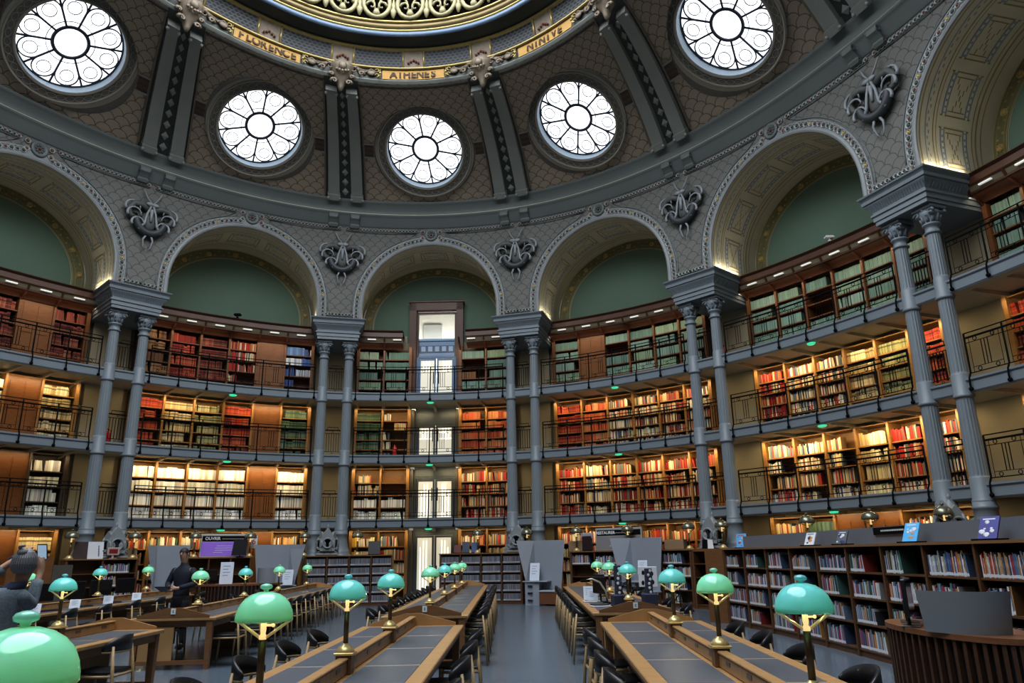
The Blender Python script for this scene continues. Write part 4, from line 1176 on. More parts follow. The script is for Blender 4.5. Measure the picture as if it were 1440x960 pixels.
# ------------------------------------------------------------------ exit lights, extinguishers, small things on the galleries
EXG = mat('green_exit_lens', (.03, .25, .15), .3, var=0, emit=(.08, .75, .42), estr=.9)
for k in (-2, -1, 0, 1, 2):
    for gi in range(3):
        if k == -2 and gi != 2: continue
        x, y, dx, dy = OV.raw(k + (.04 if k == 2 else .02 if k == -1 else 0)); 
        p = OV.pt(k, -.02, G[gi][0]); r = empty('exit_light', p, math.atan2(dy, dx), 'green emergency exit light under the %s, %s' % (LEV[gi], ORD[k]), 'light', 'green exit lights under the galleries')
        b = MB(); b.cbox(-.12, .12, .06, .12, -.02, .03, .01); b.build('bracket', IRON, r)
        b = MB(); b.T = Matrix.Scale(1.5, 4, (1, 0, 0)); b.lathe([(0, -.06), (.07, -.055), (.09, -.03), (.09, 0)], c=(0, .09, 0), seg=14); b.build('lens', EXG, r)
RED = mat('extinguisher_red', (.45, .02, .02), .35, var=.05, coat=.3)
for s, gi, off, wh in ((-1.5, 1, .75, 'on the middle gallery between columns, left'), (1.53, 2, .75, 'on the top gallery between columns, right'), (-.19, 1, .9, 'on the middle gallery by the glazed doors')):
    p = OV.pt(s, off, G[gi][1]); r = empty('fire_extinguisher', p, 0, 'red fire extinguisher %s' % wh, 'extinguisher', 'fire extinguishers on the galleries')
    b = MB(); b.lathe([(.08, 0), (.085, .02), (.085, .38), (.06, .45), (.03, .47), (.03, .5)], seg=14); b.build('cylinder', RED, r)
    b = MB(); b.tube([(0, 0, .5), (0, -.07, .53)], .012, 5); b.tube([(0, .02, .5), (.08, 0, .48), (.10, 0, .3), (.10, 0, .1)], .01, 5); b.sph((0, 0, .51), .025, 8, 5); b.build('valve', IRON, r)
for s, wh in ((-.4, 'left'), (.72, 'right')):
    r = empty('security_camera' if wh == 'right' else 'twin_lamp', OV.pt(2.06 if wh == 'right' else -.99, .95, 10.53), 0, 'small %s' % ('white security camera on the bookcase cornice of the tall right bay' if wh == 'right' else 'black twin lamp on the bookcase cornice left of the doors'), 'camera' if wh == 'right' else 'lamp')
    b = MB(); b.lathe([(.05, 0), (.05, .03), (.02, .05), (.02, .09)], seg=10); b.build('base', WHITE if wh == 'right' else IRON, r)
    b = MB(); b.cbox(-.13, .13, -.07, .07, .08, .18, .03); b.build('housing', WHITE if wh == 'right' else IRON, r)
# ------------------------------------------------------------------ reading tables
TOPW = wood('table_oak', (.37, .22, .10), .35, sc=(1, 8, 1))
TOPL = wood('table_oak_pale', (.46, .30, .15), .35, sc=(1, 8, 1))
TABD = wood('table_dark_oak', (.20, .10, .045), .4)
LEATH = mat('slate_leather', (.085, .095, .115), .42, spec=.4, var=.12, vscale=8, bump=.05, bscale=90)
BRASS = mat('polished_brass', (.72, .56, .28), .3, metal=.45, var=.05)
BRASSD = mat('aged_brass', (.17, .12, .06), .35, metal=.7, var=.15)
WPL = mat('white_plate', (.7, .72, .74), .4, var=0)
TZ = .75
def at_dir(p, lean): 
    return frame((p[0], p[1], 0), (math.cos(lean), math.sin(lean), 0), (-math.sin(lean), math.cos(lean), 0))
def reading_table(cx, y0, y1, lean, label, plate_near=True, pads=True, W=1.31):
    lean = R(lean); root = empty('reading_table', (cx, y0, 0), lean, label, 'table', 'long reading tables'); L = y1 - y0; h = W / 2
    b = MB(); b.cbox(-h, h, 0, L, TZ - .045, TZ, .008); b.build('tabletop', TOPW, root)
    b = MB(); b.box(-h + .06, h - .06, .08, L - .08, TZ - .14, TZ - .045); b.build('apron', TABD, root)
    n = max(2, round((L - .3) / 1.15)); p = (L - .3) / n
    b = MB()
    for sg in (-1, 1):
        for i in range(n + 1): b.box(min(sg * .07, sg * (h - .12)), max(sg * .07, sg * (h - .12)), .12 + p * i, .15 + p * i, TZ, TZ + .0025)
    b.build('oak_banding', TOPL, root)
    for sg in (-1, 1):
        x0, x1 = sorted((sg * .075, sg * (h - .125)))
        for i in range(n):
            b = MB(); b.cbox(x0, x1, .155 + p * i, .115 + p * (i + 1), TZ - .001, TZ + .004, .002); b.build('leather_pad', LEATH, root)
    b = MB(); b.cbox(-.03, .03, .3, L - .06, TZ, TZ + .10, .008); b.cbox(-.04, .04, .3, L - .06, TZ + .10, TZ + .12, .006)
    b.build('centre_ridge', TOPW, root)
    b = MB()
    for i in range(n * 2): 
        for sg in (-1, 1): 
            x0, x1 = sorted((sg * .03, sg * .034)); b.box(x0, x1, .5 + i * p / 2, .62 + i * p / 2, TZ + .05, TZ + .08)
    b.build('socket_plate', mat('socket_plate_dark', (.12, .08, .05), .3, var=0), root)
    for e, yy in ((0, .0), (1, L - .03)):
        b = MB(); b.prism([(-.55, TZ), (.55, TZ), (.55, TZ + .035), (.2, TZ + .125), (.1, TZ + .15), (-.1, TZ + .15), (-.2, TZ + .125), (-.55, TZ + .035)], yy, yy + .035, 'xz')
        eb = b.build('end_board', TOPW if e else TABD, root)
        if not e:
            b = MB(); b.box(-.035, .035, yy - .012, yy, TZ + .055, TZ + .14); b.box(-.012, .012, yy - .014, yy - .012, TZ + .075, TZ + .12, m=1); b.build('number_plate', [WPL, mat('plate_mark', (.25, .32, .30), .5, var=0)], eb)
    for yy in (.02, L - .1):
        for sg in (-1, 1):
            b = MB(); x = sg * (h - .10)
            b.hexa([(x - .035, yy, 0), (x + .035, yy, 0), (x + .035, yy + .08, 0), (x - .035, yy + .08, 0), (x - .05, yy - .0, TZ - .045), (x + .05, yy - .0, TZ - .045), (x + .05, yy + .09, TZ - .045), (x - .05, yy + .09, TZ - .045)])
            b.build('leg', TABD, root)
        b = MB(); b.box(-h + .16, .02, yy + .02, yy + .05, .12, TZ - .14); b.build('end_panel', TOPW, root)
        b = MB(); b.box(-h + .08, h - .08, yy + .01, yy + .07, .07, .13); b.build('stretcher', TABD, root)
    k = int(L // 2.4)
    for i in range(1, k):
        b = MB(); yy = L * i / k; b.box(-.32, .32, yy - .03, yy + .03, 0, TZ - .14); b.build('centre_support', TABD, root)
    return root
TABS = {
 'A1': (-1.31, -.6, 10.15, .15, 'long oak reading table in front, left of the aisle, with dark leather pads'),
 'B1': (1.31, -.6, 10.25, -2.3, 'long oak reading table in front, right of the aisle, warm lamplight on it'),
 'A2': (-1.38, 11.75, 23.6, .6, 'long oak reading table beyond the front one, left of the aisle, four lamps'),
 'B2': (1.80, 11.8, 21.6, -1.0, 'long reading table right of the aisle covered with black equipment'),
 'C1': (-5.14, -.6, 10.25, .6, 'oak reading table on the left beside the tall near blue lamp'),
 'C2': (-5.34, 12.15, 24.0, 4.2, 'long oak reading table on the left with brown end panel and pedimented board'),
 'D2': (-8.75, 11.2, 20.7, 3.0, 'oak reading table on the far left carrying the row of black monitors'),
}
TROOT = {k: reading_table(*a) for k, a in TABS.items()}
def on_table(t, x, y):
    cx, y0, y1, lean, _ = TABS[t]; l = R(lean)
    return (cx + x * math.cos(l) - y * math.sin(l), y0 + x * math.sin(l) + y * math.cos(l))
# ------------------------------------------------------------------ chairs
BLK = mat('black_seat', (.012, .013, .017), .35, spec=.5, var=.1)
BEECH = wood('pale_beech', (.38, .27, .15), .45)
def make_chair():
    r = empty('reading_chair')
    b = MB()
    pts = 20
    b.grid(lambda u, v: ((-.215 + .43 * u), (-.20 + .41 * v), .475 - .018 * math.sin(PI * u) * math.sin(PI * v)), 8, 8)
    b.cbox(-.22, .22, -.205, .215, .445, .474, .008); b.build('seat', BLK, r)
    b = MB()
    def bk(u, v, o):
        a = R(-200 + 220 * u) ; a = R(180 + 4 + 172 * u)
        rr = .232 + o; top = .71 + .12 * (math.sin(PI * u) ** .6) if u not in (0, 1) else .72
        z = .675 + (top - .675) * v
        return (rr * math.cos(a) * .95, -.075 + (.155 + o) * math.sin(a), z)
    N = 18
    vs = []; fs = []
    for o in (0, .028):
        for v in (0, .5, 1):
            for i in range(N + 1): vs.append(bk(i / N, v, o))
    W_ = N + 1
    for j in range(2):
        for i in range(N):
            a = j * W_ + i; fs.append((a, a + 1, a + 1 + W_, a + W_)); a += 3 * W_; fs.append((a, a + W_, a + 1 + W_, a + 1))
    for i in range(N):
        fs.append((2 * W_ + i, 2 * W_ + i + 1, 5 * W_ + i + 1, 5 * W_ + i)); fs.append((i, 3 * W_ + i, 3 * W_ + i + 1, i + 1))
    for i in (0, N):
        fs.append((i, W_ + i, 4 * W_ + i, 3 * W_ + i)); fs.append((W_ + i, 2 * W_ + i, 5 * W_ + i, 4 * W_ + i))
    b.add(vs, fs, smooth=True); b.build('backrest', BLK, r)
    for sx in (-1, 1):
        b = MB(); b.tube([(sx * .225, .215, 0), (sx * .225, .20, .25), (sx * .22, .19, .46)], [.014, .018, .019], 7); b.build('leg', BEECH, r)
        b = MB(); b.tube([(sx * .225, -.255, 0), (sx * .22, -.225, .4), (sx * .195, -.185, .72)], [.014, .019, .015], 7); b.build('leg', BEECH, r)
    b = MB()
    b.tube([(-.225, .19, .42), (.225, .19, .42)], .016, 6); b.tube([(-.22, -.21, .42), (.22, -.21, .42)], .016, 6)
    for sx in (-1, 1): b.tube([(sx * .225, .19, .42), (sx * .22, -.21, .42)], .016, 6)
    arc = [bk(i / 16, 0, .012) for i in range(17)]; b.tube([(x, y, z - .012) for x, y, z in arc], .016, 6)
    b.build('frame', BEECH, r)
    return r
chair0 = make_chair(); used = [False]
ORDN = ['first', 'second', 'third', 'fourth', 'fifth', 'sixth', 'seventh', 'eighth', 'ninth', 'tenth', 'eleventh']
def place_chair(x, y, rz, label, group):
    c = chair0 if not used[0] else copy_tree(chair0); used[0] = True
    c.location = (x, y, 0); c.rotation_euler = (0, 0, rz); c['label'] = label; c['category'] = 'chair'; c['group'] = group
def chair_row(t, sg, ys, desc, out=.02, from_='nearest'):
    lean = R(TABS[t][3])
    for i, yy in enumerate(ys):
        x, y = on_table(t, sg * (.68 + out), yy)
        place_chair(x, y, lean + (PI / 2 if sg > 0 else -PI / 2) + R(random.uniform(-4, 4)), 'black-backed beech chair, %s from front on %s' % (ORDN[i], desc.replace('the second table from left', 'table two from left')), 'reading chairs')
chair_row('A1', 1, [4.7 + 1.15 * i for i in range(5)], 'the aisle side of the front left table')
chair_row('A1', -1, [4.95 + 1.15 * i for i in range(5)], 'the left side of the front left table', out=.10)
chair_row('B1', -1, [5.2 + 1.0 * i for i in range(5)], 'the aisle side of the front right table')
chair_row('B1', 1, [5.0, 6.2, 7.5, 8.7, 9.8], 'the right side of the front right table', out=.0)
chair_row('A2', 1, [.55 + 1.12 * i for i in range(10)], 'the aisle side of the farther left table', out=.0)
chair_row('A2', -1, [.75 + 1.12 * i for i in range(10)], 'the left side of the farther left table', out=.08)
chair_row('B2', -1, [.45 + 1.0 * i for i in range(9)], 'the aisle side of the equipment table', out=.0)
chair_row('B2', 1, [.8 + 1.6 * i for i in range(5)], 'the right side of the equipment table', out=.08)
chair_row('C2', 1, [.45, 1.75, 2.9, 3.9, 4.9, 5.9, 6.9, 7.9, 8.9, 9.9, 10.9], 'right side of second table from left', out=.05)
chair_row('C1', 1, [7.75, 9.35], 'the table by the tall blue lamp', out=.0)
chair_row('C2', -1, [2.0, 4.2, 6.4, 8.6], 'the left of the second table', out=.05)
chair_row('D2', 1, [1.3 + 1.3 * i for i in range(7)], 'the right side of the monitor table', out=.12)

# ------------------------------------------------------------------ green glass lamps
def shade_mat(name, deep, glow):
    m, nt, out = new_mat(name); N = nt.nodes; L = nt.links
    b = N.new('ShaderNodeBsdfPrincipled'); b.inputs['Roughness'].default_value = .12; b.inputs['Base Color'].default_value = (*deep, 1); b.inputs['Coat Weight'].default_value = .6; b.inputs['Coat Roughness'].default_value = .05
    t = N.new('ShaderNodeBsdfTranslucent'); t.inputs[0].default_value = (*glow, 1)
    mx = N.new('ShaderNodeMixShader'); mx.inputs[0].default_value = .38
    L.new(b.outputs[0], mx.inputs[1]); L.new(t.outputs[0], mx.inputs[2]); L.new(mx.outputs[0], out.inputs[0])
    return m
SH_T = shade_mat('turquoise_opaline', (.24, .60, .70), (.45, .95, .82))
SH_G = shade_mat('green_opaline', (.32, .68, .65), (.66, 1.0, .68))
SH_B = mat('bronze_shade', (.20, .20, .15), .25, metal=.6, var=.1)
BULB = emis('warm_bulb', (1, .82, .50), 14)
SOCK = mat('cream_socket_glow', (.8, .6, .3), .4, var=0, emit=(1, .72, .35), estr=.9)  # bulb light put into the socket as a warm glow
def make_lamp(kind, shade, h=1.0):
    r = empty('desk_lamp')
    b = MB(); b.cbox(-.075, .075, -.075, .075, 0, .02, .004); b.lathe([(.07, .02), (.068, .035), (.05, .06), (.025, .075), (.018, .085)], seg=18); b.build('base', BRASS, r)
    b = MB(); b.lathe([(.019, .08), (.019, .32 * h)], seg=12); b.build('pole', BRASSD, r)
    b = MB(); z0 = .32 * h; b.lathe([(.017, z0 - .01), (.02, z0), (.02, z0 + .012), (.012, z0 + .025), (.015, z0 + .04), (.015, z0 + .08), (0, z0 + .085)], seg=12)
    b.tube([(0, 0, z0 + .065), (.045, 0, z0 + .065)], .006, 6); b.sph((.05, 0, z0 + .065), .01, 6, 4); b.build('socket', SOCK, r)
    z1 = z0 + .09
    for a in (0, PI):
        b = MB(); c, s_ = math.cos(a), math.sin(a)
        b.tube([(.015 * c, .015 * s_, z0 + .005), (.142 * c, .142 * s_, z1 + .002)], .0085, 6); b.build('arm', mat('brass_painted_lamplight', (.88, .70, .40), .3, metal=.1, var=.03, emit=(1, .75, .38), estr=.12) if kind != 'B' else BRASS, r)  # bulb light put into the brass of the arms as a faint glow
    b = MB(); pr = [(.147, z1), (.146, z1 + .02), (.140, z1 + .05), (.126, z1 + .082), (.102, z1 + .11), (.07, z1 + .13), (.035, z1 + .141), (.012, z1 + .143)]
    b.lathe(pr + [(r_ - .004 if r_ > .02 else r_, z - .004) for r_, z in pr[::-1]], seg=32); sh = b.build('shade', shade, r)
    b = MB(); b.lathe([(.012, z1 + .142), (.014, z1 + .152), (.03, z1 + .158), (.033, z1 + .168), (.026, z1 + .178), (.01, z1 + .183), (0, z1 + .184)], seg=16); b.build('finial', shade, sh)
    b = MB(); b.sph((0, 0, z1 + .035), .024, 10, 7); b.build('bulb', BULB, r)
    return r
LA = {'T': make_lamp('T', SH_T), 'G': make_lamp('G', SH_G), 'B': make_lamp('B', SH_B, 1.1)}
seen = set()
def lamp(kind, x, y, z, label, group, rz=0, power=2.2, scale=1.0):
    o = LA[kind] if kind not in seen else copy_tree(LA[kind]); seen.add(kind)
    o.location = (x, y, z); o.rotation_euler = (0, 0, rz); o.scale = (scale,) * 3
    o['label'] = label; o['category'] = 'lamp'; o['group'] = group
    l = bpy.data.lights.new('bulb_light', 'POINT'); l.energy = power; l.color = (1, .78, .50); l.shadow_soft_size = .03
    lo = bpy.data.objects.new('bulb_light', l); col.objects.link(lo); lo.location = (x, y, z + (.32 * (1.1 if kind == 'B' else 1) + .095) * scale)
    return o
RZ_ = TZ + .135
def lamps_on(t, ys, kinds, desc, power=2.2, rz=0):
    for i, (yy, kd) in enumerate(zip(ys, kinds)):
        x, y = on_table(t, 0, yy)
        b = MB(); b.cbox(-.06, .06, yy - .06, yy + .06, TZ, RZ_, .006); b.build('lamp_block', TABD, TROOT[t])
        lamp(kd, x, y, RZ_, '%s glass dome lamp, %s from front on %s' % ('turquoise' if kd == 'T' else 'pale green', ORDN[i], desc), 'glass dome table lamps', R(TABS[t][3]) + rz, power)
lamps_on('A1', [2.7, 4.70, 6.72, 8.85], 'GGTT', 'the front table left of the aisle', 8)
lamps_on('B1', [4.68, 6.78, 8.88], 'TGT', 'the front table right of the aisle', 14)
lamps_on('A2', [.75, 3.6, 6.5, 9.4], 'GTGG', 'the farther table left of the aisle', 8)
lamps_on('B2', [.75, 3.6, 6.3], 'TGG', 'the equipment table', 7)
lamps_on('C1', [9.55], 'T', 'the leftmost near table', 7)
lamps_on('C2', [1.1, 3.9, 6.9, 10.4], 'GTGG', 'the second table from left', 7)
for i, (u_, y, z) in enumerate(((-.540, 16.2, .97), (-.478, 19.4, .97), (-.633, 13.9, .93))):
    lamp('TGG'[i], u_ * y, y, z - .04, 'small %s glass dome lamp %s' % (('turquoise', 'behind the monitors'), ('green', 'in front of the grey booth'), ('green', "half hidden behind the woman's head"))[i], 'glass dome table lamps', 0, 7)

# ------------------------------------------------------------------ low bookcases round the reading area
LOWT = 1.70
LBW = wood('low_case_oak', (.115, .055, .026), .42)
LBT = wood('low_case_top', (.22, .12, .055), .35)
class Path:
    def __init__(s, pts):
        s.p = [Vector((x, y)) for x, y in pts]; s.L = [0]
        for a, b_ in zip(s.p, s.p[1:]): s.L.append(s.L[-1] + (b_ - a).length)
        s.T = s.L[-1]
    def at(s, l, o=0, z=0):
        l_ = min(max(l, 0), s.T); i = 0
        while i < len(s.L) - 2 and l_ > s.L[i + 1]: i += 1
        d = (s.p[i + 1] - s.p[i]).normalized(); q = s.p[i] + d * (l - s.L[i])
        # smooth the normal
        n = Vector((-d.y, d.x)); 
        f = (l_ - s.L[i]) / (s.L[i + 1] - s.L[i])
        def nn(j):
            e = (s.p[min(j + 1, len(s.p) - 1)] - s.p[max(j - 1, 0)]).normalized(); return Vector((-e.y, e.x))
        n = (nn(i) * (1 - f) + nn(i + 1) * f).normalized()
        return (q.x + n.x * o, q.y + n.y * o, z)
def arc_path(s0, s1, off, n=10): return Path([OV.pt(s0 + (s1 - s0) * i / n, off)[:2] for i in range(n + 1)])
NEAR = []   # nearest volumes become objects of their own
def pbox(b, pa, l0, l1, o0, o1, z0, z1, n=1, m=None):
    for i in range(n):
        a, c = l0 + (l1 - l0) * i / n, l0 + (l1 - l0) * (i + 1) / n
        b.hexa([pa.at(a, o0, z0), pa.at(c, o0, z0), pa.at(c, o1, z0), pa.at(a, o1, z0), pa.at(a, o0, z1), pa.at(c, o0, z1), pa.at(c, o1, z1), pa.at(a, o1, z1)], m)
def low_case(pa, n, rows, label, pal='grey', top=LOWT, depth=.40, style='grey', group='low bookcases', wd=None, single=None, skip=(), endpost=False):
    wd = wd or LBW; root = empty('low_bookcase', (*pa.at(pa.T / 2)[:2], 0), 0, label, 'bookcase', group); org = Vector(root.location)
    def B(name, b, m): b.v = [tuple(Vector(p) - org) for p in b.v]; return b.build(name, m, root)
    nn = max(2, n)
    b = MB(); pbox(b, pa, -.02, pa.T + .02, -.03, depth + .02, top - .035, top, nn); B('top', b, LBT)
    b = MB(); pbox(b, pa, 0, pa.T, depth - .02, depth, 0, top - .035, nn); B('back_panel', b, wd)
    b = MB(); pbox(b, pa, 0.03, pa.T - .03, .03, .05, 0, .10, nn); B('plinth', b, wd)
    cw = pa.T / n
    for i in range(n + 1):
        b = MB(); t = .022 if 0 < i < n else .035; l = min(max(cw * i, t), pa.T - t); pbox(b, pa, l - t, l + t, -.005, depth - .02, 0, top - .035); B('upright', b, wd)
    pitch = (top - .035 - .12) / rows
    for r_ in range(rows):
        b = MB(); z = .12 + pitch * r_; pbox(b, pa, .03, pa.T - .03, .01, depth - .02, z - .025, z, nn); B('shelf', b, wd)
        for c in range(n):
            if (c, r_) in skip: continue
            def P(x, d, zz, c=c): return pa.at(cw * c + x, .03 + d, zz)
            H = pitch - .04
            if style == 'grey':
                x = .05
                while x < cw - .06:
                    w = random.uniform(.018, .03); cc = jit(random.choice([(.16, .17, .20), (.22, .23, .26), (.12, .13, .16), (.19, .15, .16)]), .2)
                    add_book(BOOKS, P, x, x + w - .002, .0, .22, z, z + H * .86, cc)
                    x += w
                BOOKS.col = (.30, .33, .38); 
                BOOKS.add([P(.04, -.015, z), P(cw - .05, -.015, z), P(cw - .05, -.015, z + .05), P(.04, -.015, z + .05)], [(0, 1, 2, 3)], smooth=False)
                if True:
                    x = .06
                    while x < cw - .08:
                        BOOKS.col = (.5, .53, .58); BOOKS.add([P(x, -.018, z + .01), P(x + .02, -.018, z + .01), P(x + .02, -.018, z + .04), P(x, -.018, z + .04)], [(0, 1, 2, 3)], smooth=False); x += .034
            else:
                dens = random.choice((.95, .85, .8, .7, .6, .45)); x = .05; end = .05 + (cw - .12) * dens; lean = 0
                h = random.uniform(.66, .84); thin = random.random() < .5
                while x < end:
                    w = random.uniform(.014, .032) if thin else random.uniform(.018, .045); cc = jit(random.choice(PAL['mod']), .2); cc = tuple(v * .78 for v in cc); hh = H * min(.95, max(.5, h + random.uniform(-.12, .12)))
                    if x > end - .10 and dens < .95 and random.random() < .5: lean = -.12
                    if single is not None: NEAR.append((P, x, w, z, hh, cc, lean, c, r_, len([1 for q in NEAR if q[7] == c and q[8] == r_])))
                    else: add_book(BOOKS, P, x, x + w - .0015, random.uniform(0, .02), .22, z, z + hh, cc, lean, True)
                    x += w + abs(lean) * .02
    if endpost:
        b = MB(); pbox(b, pa, pa.T - .02, pa.T + .02, -.06, -.02, 0, top + .02); B('end_post', b, LBT)
    return root
FO_ = -.80
low_case(arc_path(-.61, -.165, FO_), 4, 5, 'low dark bookcase of grey box files immediately left of the glazed doors', endpost=True)
low_case(arc_path(.077, .512, FO_), 4, 5, 'low dark bookcase of grey box files immediately right of the glazed doors')
low_case(arc_path(.77, 1.035, FO_), 2, 4, 'low dark bookcase of library books between the two grey booths', style='mod', skip=[(0, 0), (0, 1), (0, 2)])
low_case(arc_path(1.25, 1.41, FO_), 1, 4, 'narrow low bookcase right of the second booth', style='mod')
low_case(arc_path(-1.66, -1.372, FO_), 2, 4, 'low dark bookcase on the far left under the open brochures', style='mod', skip=[(0, 3), (0, 2), (0, 1), (0, 0)])
low_case(arc_path(-1.165, -.865, FO_), 3, 3, 'low dark counter behind the slatted desk under the purple sign', style='mod', skip=[(i, j) for i in range(3) for j in range(3)])
for s0, s1, lb in ((1.43, 2.2, 'low dark counter behind the long right bookcase, carrying two bronze lamps'), (2.2, 2.9, 'low dark counter at the right edge, carrying a bronze lamp')):
    low_case(arc_path(s0, s1, -1.0), 4, 4, lb, depth=.62, style='mod', skip=[(i, j) for i in range(4) for j in range(4)])
RBP = Path([(4.93, 18.2), (5.10, 16.7), (5.24, 15.2), (5.33, 13.6), (5.38, 12), (5.40, 10.4), (5.40, 8.8), (5.37, 7.2), (5.30, 5.6)])
rb = low_case(RBP, 11, 4, 'long low dark bookcase of library books along the right side, book stands on top', style='mod', single=True, top=1.68)
# sides of the long bookcase and its end panel
b = MB(); 
for zz in (1,): pbox(b, RBP, .35, RBP.T, .37, .40, 1.68, 1.94, 10)
tag(b.build('screen_panel', mat('blue_grey_screen', (.16, .175, .21), .35, var=.04), None), 'long low blue-grey screen standing along the top of the right bookcase', 'screen')
eb = Path([(4.62, 18.75), (4.93, 18.25)])
b = MB(); pbox(b, eb, 0, eb.T, 0, .05, 0, 1.68); pbox(b, eb, -.4, 0, .0, .45, 1.62, 1.68)
tag(b.build('end_panel', wood('end_panel_oak', (.17, .08, .035), .4), None), 'tall brown oak end panel closing the left end of the long right bookcase', 'panel')
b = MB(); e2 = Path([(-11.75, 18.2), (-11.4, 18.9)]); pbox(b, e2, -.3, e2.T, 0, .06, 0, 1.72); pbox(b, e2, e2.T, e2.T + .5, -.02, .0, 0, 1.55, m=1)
ep = tag(b.build('end_panel', [MATS['end_panel_oak'], mat('dark_grey_panel', (.09, .085, .075), .5)], None), 'brown oak end panel numbered 73 at the far left', 'panel')  # second material is a plain dark grey side board
q = e2.at(e2.T * .38, -.012, 1.56); text_mesh('73', .17, frame(q, (*(e2.p[1] - e2.p[0]).normalized(), 0), (0, 0, 1), None), mat('cream_numeral', (.6, .5, .3), .5, var=0), ep, 'lettering')

# individual volumes: the nearest to the camera, the rest join the mass
NEARV = sorted(NEAR, key=lambda q: (Vector(q[0](q[1], 0, q[3])) - Vector((0, 0, 1.6))).length)
fwd = [q for q in NEARV if q[0](q[1], 0, 1)[0] / q[0](q[1], 0, 1)[1] < .70]
pick = fwd[:298]
pid = set(id(q) for q in pick)
CN = {'w': 'white', 'k': 'black', 'b': 'blue', 'r': 'red', 'o': 'orange', 'g': 'green', 'p': 'purple', 'y': 'tan', 'gr': 'grey'}
def cname(c):
    mx_ = max(c); mn = min(c)
    if mx_ < .10: return 'black' if mx_ - mn < .04 else 'dark blue' if c[2] == mx_ else 'dark'
    if mx_ - mn < .12: return 'pale grey' if mx_ > .4 else 'grey'
    if c[0] == mx_: return 'orange' if c[1] > c[0] * .35 and c[1] < c[0] * .65 else 'red' if c[1] < c[0] * .4 else 'tan'
    if c[1] == mx_: return 'green'
    return 'purple' if c[0] > c[1] * 1.5 else 'blue'
rown = {3: 'top', 2: 'second', 1: 'third', 0: 'bottom'}
cnt = {}
order = sorted(pick, key=lambda q: (q[7], q[8], q[1]))
for q in order:
    P, x, w, z, hh, cc, lean, c, r_, _ = q
    key = (c, r_); cnt[key] = cnt.get(key, 0) + 1
    b = MB(); o0 = Vector(P(x + w / 2, 0, z))
    PP = lambda xx, d, zz: tuple(Vector(P(xx, d, zz)) - o0)
    dx = lean * hh; b.col = cc
    pts_ = [PP(x, 0, z), PP(x + w - .0015, 0, z), PP(x + w - .0015, .21, z), PP(x, .21, z), PP(x + dx, 0, z + hh), PP(x + w - .0015 + dx, 0, z + hh), PP(x + w - .0015 + dx, .21, z + hh), PP(x + dx, .21, z + hh)]
    b.add(pts_, [(0, 1, 5, 4)], smooth=False)
    b.col = tuple(v * .4 for v in cc); b.add(pts_, [(3, 2, 1, 0), (1, 2, 6, 5), (2, 3, 7, 6), (3, 0, 4, 7)], smooth=False)  # cover sides darkened, shade of the shelf put into their colour
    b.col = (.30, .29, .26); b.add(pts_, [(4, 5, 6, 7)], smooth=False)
    e = .0015; f0, f1 = .04, .17; b.col = (.62, .64, .68)
    b.add([PP(x + dx * f0, -e, z + hh * f0), PP(x + w - .0015 + dx * f0, -e, z + hh * f0), PP(x + w - .0015 + dx * f1, -e, z + hh * f1), PP(x + dx * f1, -e, z + hh * f1)], [(0, 1, 2, 3)], smooth=False)
    b.col = tuple(min(1, v * 1.8 + .05) for v in cc); f0, f1 = .5, .72; x_ = x + w * .35
    b.add([PP(x_ + dx * f0, -e, z + hh * f0), PP(x_ + w * .3 + dx * f0, -e, z + hh * f0), PP(x_ + w * .3 + dx * f1, -e, z + hh * f1), PP(x_ + dx * f1, -e, z + hh * f1)], [(0, 1, 2, 3)], smooth=False)
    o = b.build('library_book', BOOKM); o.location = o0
    tag(o, '%s-spined book, number %d from left, %s shelf, compartment %d of long right bookcase' % (cname(cc), cnt[key], rown[r_], c + 1), 'book', 'library books in the long right bookcase')
for q in NEAR:
    if id(q) in pid: continue
    P, x, w, z, hh, cc, lean, c, r_, _ = q
    add_book(BOOKS, P, x, x + w - .0015, 0, .21, z, z + hh, cc, lean, True)

# ------------------------------------------------------------------ bronze lamps, vents and stands on the low bookcases
WH = ['above the brochures at far left', 'right of the leftmost air vent', 'left of the purple sign', 'at the right end of the purple sign', 'left of the second air vent', 'right of the second air vent', 'right of the glazed doors', 'right of the third air vent', 'left of the grey sign', 'lit, in front of the grey sign', 'left of the fourth air vent', 'right of the fourth air vent', 'before green volumes over the long bookcase', 'over the long bookcase, before oak panelling', 'in front of the rightmost air vent']
for s, wh in zip((-1.641, -1.393, -1.132, -.877, -.614, -.35, .273, .534, .799, 1.075, 1.391, 1.574, 1.974, 2.242, 2.514), WH):
    x, y, _ = OV.pt(s, -.64 if s < 1.45 else -.84); lamp('B', x, y, LOWT, 'bronze dome lamp on a brass stem, %s' % wh, 'bronze dome lamps on the low bookcases', 0, 6 if s in (1.075,) else 3, 1.38)
VENT = mat('cast_iron_vent', (.24, .26, .27), .5, var=.12, vscale=5)
